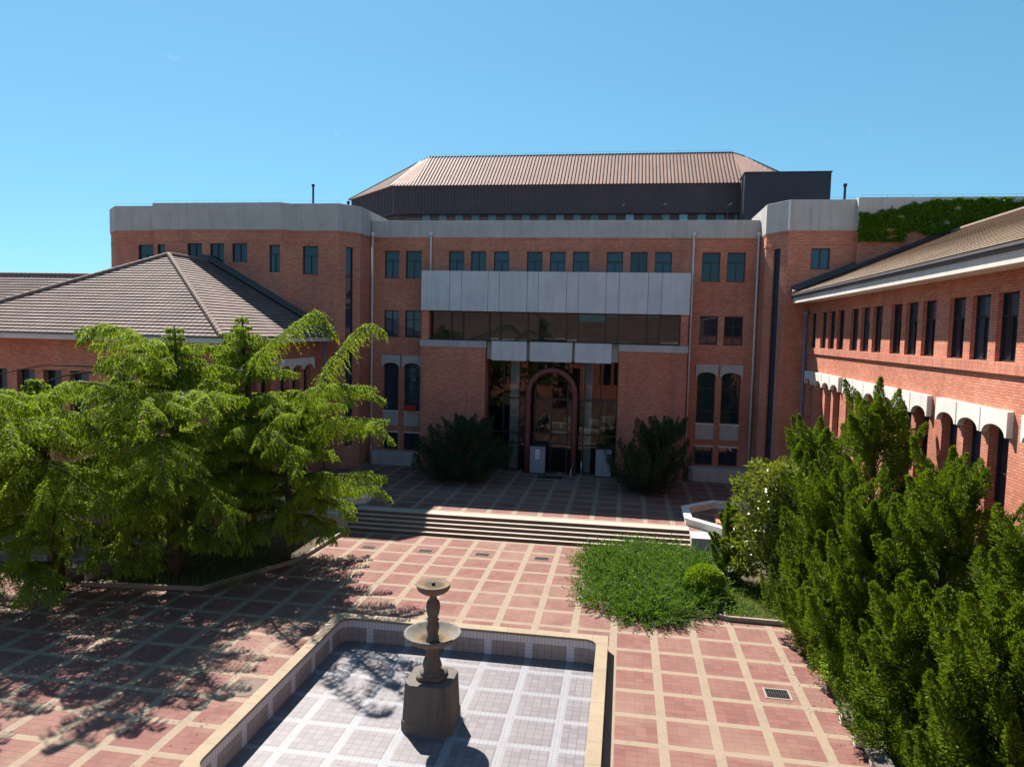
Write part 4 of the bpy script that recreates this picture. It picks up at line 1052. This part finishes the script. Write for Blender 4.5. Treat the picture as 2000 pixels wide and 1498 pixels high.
cedar('slender cedar with a leaning leader, nearest the steps', (-13.95, 28.0, 0), (-13.6, 28.0, 7.4), 7.4, 4.0, 35, seed=8, trunk_r=.13, z0=.27,
      extra=[([(-13.75, 27.8, 5.0), (-12.95, 27, 6.3), (-11.0, 25.8, 8.75), (-9.6, 25, 10.1), (-9.0, 24.8, 10.2), (-8.6, 24.6, 9.9)], 1.0),
             ([(-13.7, 28, 4.6), (-11.2, 26.2, 6.5), (-9.1, 24.9, 6.7), (-8.2, 24.5, 6.0)], .9),
             ([(-13.6, 28, 6.5), (-12.2, 28.2, 7.4), (-10.8, 28.3, 7.6), (-9.9, 28.4, 7.0)], .75),
             ([(-13.7, 27.9, 5.6), (-11.8, 26.2, 7.6), (-10.2, 24.8, 8.0), (-9.6, 24.2, 7.3)], .8),
             ([(-13.8, 28, 2.4), (-11.4, 26.3, 4.2), (-9.4, 25.4, 4.5), (-8.5, 25.0, 3.8)], .95)])
cedar('big near cedar reaching in from the left edge with bright layered branches', (-20.8, 23.2, 0), (-21.4, 23.2, 7.9), 7.9, 6.2, 34, seed=12, trunk_r=.3, z0=.2,
      extra=[([(-21, 23.2, 5.6), (-19.8, 21.9, 6.9), (-17.9, 21.0, 7.0), (-16.2, 20.4, 5.9)], 1.0),
             ([(-21, 23.2, 3.0), (-20.0, 21.2, 4.1), (-18.1, 20.3, 4.0), (-16.5, 20.0, 3.0)], .95),
             ([(-21, 23.2, 4.4), (-19.9, 21.4, 5.3), (-17.6, 20.4, 5.0), (-15.6, 20.0, 3.9)], .95),
             ([(-20.8, 23.2, .9), (-20.2, 20.8, 1.9), (-18.7, 19.6, 1.8), (-17.2, 19.1, 1.3)], .75),
             ([(-21.2, 23.2, 6.2), (-20.6, 20.6, 7.7), (-19.2, 18.8, 7.7), (-18.3, 17.6, 6.9)], .95),
             ([(-21.2, 23.2, 5.4), (-19.6, 20.2, 6.9), (-17.9, 18.4, 6.9), (-17.0, 17.5, 6.2)], .95),
             ([(-21.2, 23.2, 4.6), (-21.0, 20.0, 6.0), (-20.0, 17.6, 6.0), (-19.2, 16.4, 5.3)], .95),
             ([(-21.2, 23.2, 6.8), (-19.2, 22.4, 7.9), (-17.4, 22.0, 7.8), (-16.0, 21.6, 6.9)], .95)])

cedar('dark cedar behind the viewpoint, seen only as a reflection in the glass', (-11, -7, 0), (-11, -7, 12), 12, 4.5, 40, seed=15, trunk_r=.3)
def juniper(label, base, H, Rd, n_pl, seed, m='juniper', dens=1250, group='upright junipers in the right bed', lean=(0, 0), pl=1.45, pr=.40):
    rg = np.random.default_rng(seed); base = np.array(base, float)
    t = thing('juniper_tree', tuple(base), label, 'tree', group)
    tr = MB(); tr.smooth = True
    tr.tube([base+np.array((lean[0]*f, lean[1]*f, H*.9*f)) for f in np.linspace(0, 1, 7)], [.16*(1-f)+.02 for f in np.linspace(0, 1, 7)], 8)
    PP, DD = [], []
    for i in range(n_pl):
        f = (i+rg.random())/n_pl; f = f**1.15*.86
        az = i*2.39996+rg.normal()*.3
        env = Rd*min(1, (f+.14)/.22)*(1-f*1.02)**.5
        rr_ = env*(.25+.75*rg.random()**.6)
        ax = base+np.array((lean[0]*f, lean[1]*f, H*f))
        d = np.array((math.cos(az), math.sin(az), 0))
        ln = pl*(.5+.75*rg.random())*(1-.35*f); ln = min(ln, max(.5, H*1.02-ax[2]+base[2]))
        st = ax+d*rr_*.35; tip = ax+d*(rr_*1.0+.22*ln)+np.array((rg.normal()*.15, rg.normal()*.15, ln))
        mid = ax+d*rr_*1.02+np.array((0, 0, ln*.22))
        plume(st, mid, tip, pr*(.7+.6*rg.random())*(1-.25*f), int(dens*(.6+.5*ln/pl)), rg, PP, DD)
        tr.tube([tuple(ax-np.array((0, 0, .45*min(1, f*4)))), tuple((ax+st)/2+rg.normal(size=3)*.04), tuple(mid), tuple((mid+tip)/2)], [.03, .024, .018, .006], 4, False)
    ax = base+np.array((lean[0], lean[1], 0))
    plume(base+np.array((lean[0]*.7, lean[1]*.7, H*.70)), ax+np.array((0, 0, H*.86)), ax+np.array((.05, 0, H)), pr*1.0, dens*2, rg, PP, DD)
    tr.build('trunk', M['bark'], t)
    P = np.concatenate(PP); n = len(P)
    cards('crown', P, np.concatenate(DD), .06+.05*rg.random(n), .034, M[m], t)
    return t
def plume(a, b, c, r, n, rg, PP, DD):
    u = rg.random(n)**.85; U = u[:, None]
    ctr = (1-U)**2*a+2*U*(1-U)*b+U**2*c; tan = unit(2*(1-U)*(b-a)+2*U*(c-b))
    th = rg.random(n)*2*np.pi; k0 = rg.random()*6
    e1 = unit(np.cross(tan, np.array((.3, .9, .1)))); e2 = np.cross(tan, e1)
    prof = np.sin(np.pi*np.clip(.12+u*.88, 0, 1))**.75*(1-.45*u)
    lob = .68+.5*np.sin(2*th+u*8+k0)*np.sin(u*15+k0*2+th)+.12*rg.normal(size=n)
    rad = r*prof*np.clip(lob, .15, 1.4)*np.where(rg.random(n) < .9, 1, rg.random(n))
    o = (np.cos(th)[:, None]*e1+np.sin(th)[:, None]*e2)
    PP.append(ctr+o*rad[:, None]); DD.append(o*.75+tan*.9+rg.normal(size=(n, 3))*.25)

juniper('tallest juniper, its single sharp spire rising over the white window hoods', (8.6, 26.0, 0), 8.7, 2.4, 105, 21)
juniper('broad juniper behind the glossy shrub, several short plumes at its top', (7.6, 29.4, 0), 6.9, 2.3, 95, 22)
juniper('middle juniper with pale upright plumes, left of the tallest spire', (6.9, 24.6, 0), 5.7, 2.0, 90, 23)
juniper('wide juniper in front of the last brick window bay, blunt top', (8.6, 20.3, 0), 7.2, 2.4, 105, 24)
juniper('juniper at the right picture edge half way down', (9.0, 16.6, 0), 6.5, 2.0, 88, 25)
juniper('bright near juniper filling the lower right corner', (7.4, 14.4, 0), 5.1, 2.0, 96, 26, dens=1500)
juniper('dense juniper in the middle of the right bed', (7.1, 21.4, 0), 5.4, 1.9, 90, 27)
juniper('low juniper overhanging the paving beside the bench', (6.9, 23.2, 0), 3.9, 1.7, 66, 28, pl=1.2)
juniper('short juniper by the two near benches', (7.1, 17.8, 0), 4.3, 1.7, 70, 29, pl=1.2)
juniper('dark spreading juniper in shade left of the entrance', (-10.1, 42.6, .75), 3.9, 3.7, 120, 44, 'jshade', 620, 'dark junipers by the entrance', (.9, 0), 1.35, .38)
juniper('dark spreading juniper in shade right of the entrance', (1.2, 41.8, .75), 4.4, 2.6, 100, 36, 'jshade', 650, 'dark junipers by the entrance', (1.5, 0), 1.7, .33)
juniper('thin young juniper beside the octagonal planter', (4.5, 29.6, 0), 3.2, .6, 20, 33, pl=1.0, pr=.2)

def shell_bush(name, label, cat, c, rx, ry, rz, n, L, Wd, m, lump=.12, inner=.25, up=.2, group=None, stem=True, flatness=.6):
    rg = np.random.default_rng(abs(hash(label)) % 1000 if False else int(n % 977)); c = np.array(c, float)
    t = thing(name, (c[0], c[1], 0), label, cat, group)
    v = unit(rg.normal(size=(n, 3))); v[:, 2] = np.where(v[:, 2] < -.55, -v[:, 2], v[:, 2])
    lob = 1+lump*(np.sin(5*v[:, 0]+2)*np.sin(6*v[:, 1]+1)+np.sin(9*v[:, 2]+4*v[:, 0]))
    rad = np.where(rg.random(n) < inner, rg.random(n)**.5, 1-.08*rg.random(n))*lob
    P = c+v*rad[:, None]*np.array((rx, ry, rz)); D = v*flatness+rg.normal(size=(n, 3))*.6+np.array((0, 0, up))
    k = P[:, 2] > .05
    if stem:
        tr = MB(); tr.tube([(c[0], c[1], 0), (c[0]+.03, c[1], c[2])], [.07, .04], 6)
        for i in range(5): a = i*1.26; tr.tube([(c[0], c[1], c[2]*.3), (c[0]+rx*.5*math.cos(a), c[1]+ry*.5*math.sin(a), c[2]+rz*.2)], [.035, .01], 4)
        tr.build('stem', M['bark'], t)
    cards('foliage', P[k], D[k], L, Wd, M[m], t)
    return t
shell_bush('round_bush', 'clipped round yellow green bush beside the bollard', 'bush', (3.25, 27.2, .76), .74, .70, .58, 6500, .085, .05, 'box_', .03, .1)
shell_bush('round_bush', 'olive rounded bush leaning over the paving below the iron drain grate', 'bush', (6.55, 20.9, .75), .75, .9, .85, 7000, .10, .05, 'box_', .1, .2)
# glossy broadleaf shrub: several leafy clumps on a branching stem
sh = thing('glossy_shrub', (6.0, 28.6, 0), 'tall shrub with large glossy leaves between the planter and the junipers', 'shrub')
tr = MB(); PP, DD = [], []; rg = np.random.default_rng(41)
for i in range(38):
    a = i*2.4; h = .5+4.6*(i/38)**.9; r = (1.3*math.sin(math.pi*min(1, .25+.6*i/38))+.2)*(.35+.75*rg.random())
    cc = np.array((6.0+r*math.cos(a), 28.6+r*math.sin(a), h)); n = 230
    v = unit(rg.normal(size=(n, 3))); P = cc+v*((.34+.3*rg.random())*rg.random(n)**.4)[:, None]*np.array((1, 1, .8))
    PP.append(P); DD.append(v*.7+rg.normal(size=(n, 3))*.4+np.array((0, 0, .25)))
    tr.tube([(6.0, 28.6, max(.1, h*.55)), tuple(cc)], [.035, .012], 5, False)
tr.tube([(6.0, 28.6, 0), (6.0, 28.6, 4.6)], [.09, .03], 7); tr.build('stem', M['bark'], sh)
P = np.concatenate(PP); cards('foliage', P, np.concatenate(DD), .16+.07*rg.random(len(P)), .085, M['broad'], sh)

# creeping juniper mat
def inside(poly, x, y):
    c = np.zeros(len(x), bool); n = len(poly)
    for i in range(n):
        x1, y1 = poly[i]; x2, y2 = poly[(i+1) % n]
        k = ((y1 > y) != (y2 > y)) & (x < (x2-x1)*(y-y1)/(y2-y1+1e-12)+x1); c ^= k
    return c
cj = thing('creeping_juniper', (1.4, 29, 0), 'wide low mat of creeping juniper spreading over the paving in front of the steps', 'shrub')
poly = [(-1.3, 29.2), (-1.05, 27.2), (-.55, 25.9), (.5, 24.8), (2.1, 24.55), (3.5, 25.1), (4.1, 27.5), (4.0, 30.0), (3.4, 32.0), (2.4, 33.4), (.9, 33.3), (-.2, 32.5), (-.9, 31.2)]
rg = np.random.default_rng(51)
cx, cy = 1.7, 29.3
mx = rg.uniform(-1.3, 4.3, 600); my = rg.uniform(24.6, 33.6, 600); k = inside(poly, mx, my); mx, my = mx[k][:95], my[k][:95]
mr_ = rg.uniform(.5, 1.1, len(mx)); mh = rg.uniform(.25, .8, len(mx))*np.where((my > 30.5) & (mx > 1.8), .45, 1)*np.where(np.hypot((mx-cx)/2.7, (my-cy)/4.5) > .8, .55, 1)
PP, DD = [], []
for a, b, r, h in zip(mx, my, mr_, mh):
    n = int(46*r*r/.7)
    th = rg.random(n)*2*np.pi; q = rg.random(n)**.55
    x = a+np.cos(th)*r*q*.75; y = b+np.sin(th)*r*q*.75; z = h*(1-.75*q**2)
    el = 1.25-1.0*q+rg.normal(size=n)*.15; azz = th+rg.normal(size=n)*.45
    dr = np.stack([np.cos(azz)*np.cos(el), np.sin(azz)*np.cos(el), np.sin(el)], 1); ln = rg.uniform(.4, .95, n)
    for kk in range(22):
        u = (kk+.5)/22
        PP.append(np.stack([x, y, z*.7], 1)+dr*(ln*u)[:, None]-np.array((0, 0, 1.))*(.10*u*u)+rg.normal(size=(n, 3))*.022*(1.3-u)); DD.append(dr+rg.normal(size=(n, 3))*.5)
tr = MB()
for i in range(14): a = i*.449; tr.tube([(cx, cy, .05), (cx+1.1*math.cos(a), cy+2.2*math.sin(a), .22), (cx+2.1*math.cos(a), cy+3.9*math.sin(a), .1)], [.05, .035, .015], 5, False)
tr.build('stem', M['bark'], cj)
P = np.concatenate(PP); k = P[:, 2] > .03; cards('foliage', P[k], np.concatenate(DD)[k], .11, .034, M['mat_'], cj)

# grass in the beds
def grass(name, boxes, n, seed):
    rg = np.random.default_rng(seed); PP = []
    for x0, x1, y0, y1, w in boxes:
        k = int(n*w); PP.append(np.stack([rg.uniform(x0, x1, k), rg.uniform(y0, y1, k), np.full(k, .05)], 1))
    P = np.concatenate(PP); k = .5+.5*np.sin(P[:, 0]*2.1+seed)*np.sin(P[:, 1]*1.7); P = P[rg.random(len(P)) < .35+.65*k]
    D = np.array((0, 0, 1.))+rg.normal(size=P.shape)*.45
    o = cards(name, P, D, .12+.14*rg.random(len(P)), .022, M['grass']); o['kind'] = 'stuff'; return o
grass('grass', [(4.0, 7.5, 25.5, 29.5, 1)], 9000, 61)
grass('grass', [(-19.8, -14.2, 24.2, 29, 1)], 5000, 62)
rg = np.random.default_rng(63); n = 2200
lx = np.r_[rg.normal(-15, 4.5, n), rg.normal(5.7, .5, n//10)]; ly = np.r_[rg.normal(21, 3.6, n), rg.uniform(14, 26, n//10)]
k = ~((lx > PX0-.1) & (lx < PX1+.1) & (ly > PY0-.1) & (ly < PY1+.1)) & (ly < 32.5); lx, ly = lx[k], ly[k]
o = cards('fallen_needles', np.stack([lx, ly, np.full(len(lx), .012)], 1), np.stack([rg.normal(size=len(lx)), rg.normal(size=len(lx)), rg.random(len(lx))*.25], 1), .04+.05*rg.random(len(lx)), .022, M['litter']); o['kind'] = 'stuff'
# climbing vine on the right parapet
vn = thing('climbing_vine', (20, 43.3, 16), 'green climbing vine spread over the concrete parapet above the right wing', 'vine')
rg = np.random.default_rng(71); n = 60000
x = rg.uniform(12.75, 31, n); z = rg.uniform(15.4, 18.1, n)
edge = 17.45+.42*np.tanh((x-15.0)/1.6)+.06*np.sin(x*5)+.05*np.sin(x*11)
lowe = 15.95+.12*np.sin(x*2.1)+.08*np.sin(x*5.3)-.25*(x < 14.2)
blob = np.sin(x*1.9+z*2.3)*np.sin(z*5.1-x*.8)+.5*np.sin(x*4.7-z*3.1)*np.sin(z*7.9+x)
k = (z < edge) & (z > lowe) & (blob < .82+.2*rg.normal(size=n)); k |= (z > 15.55) & (z < 15.75+.1*np.sin(x*3)) & (x < 15.2) & (rg.random(n) < .6)
x, z = x[k], z[k]; y = 43.28-rg.random(len(x))*.09
D = np.stack([rg.normal(size=len(x))*.6, -.25-rg.random(len(x))*.3, -.8+rg.normal(size=len(x))*.5], 1)
cards('foliage', np.stack([x, y, z], 1), D, .13+.05*rg.random(len(x)), .11, M['vine'], vn)
for o in bpy.data.objects:
    if '_w' in o: del o['_w']
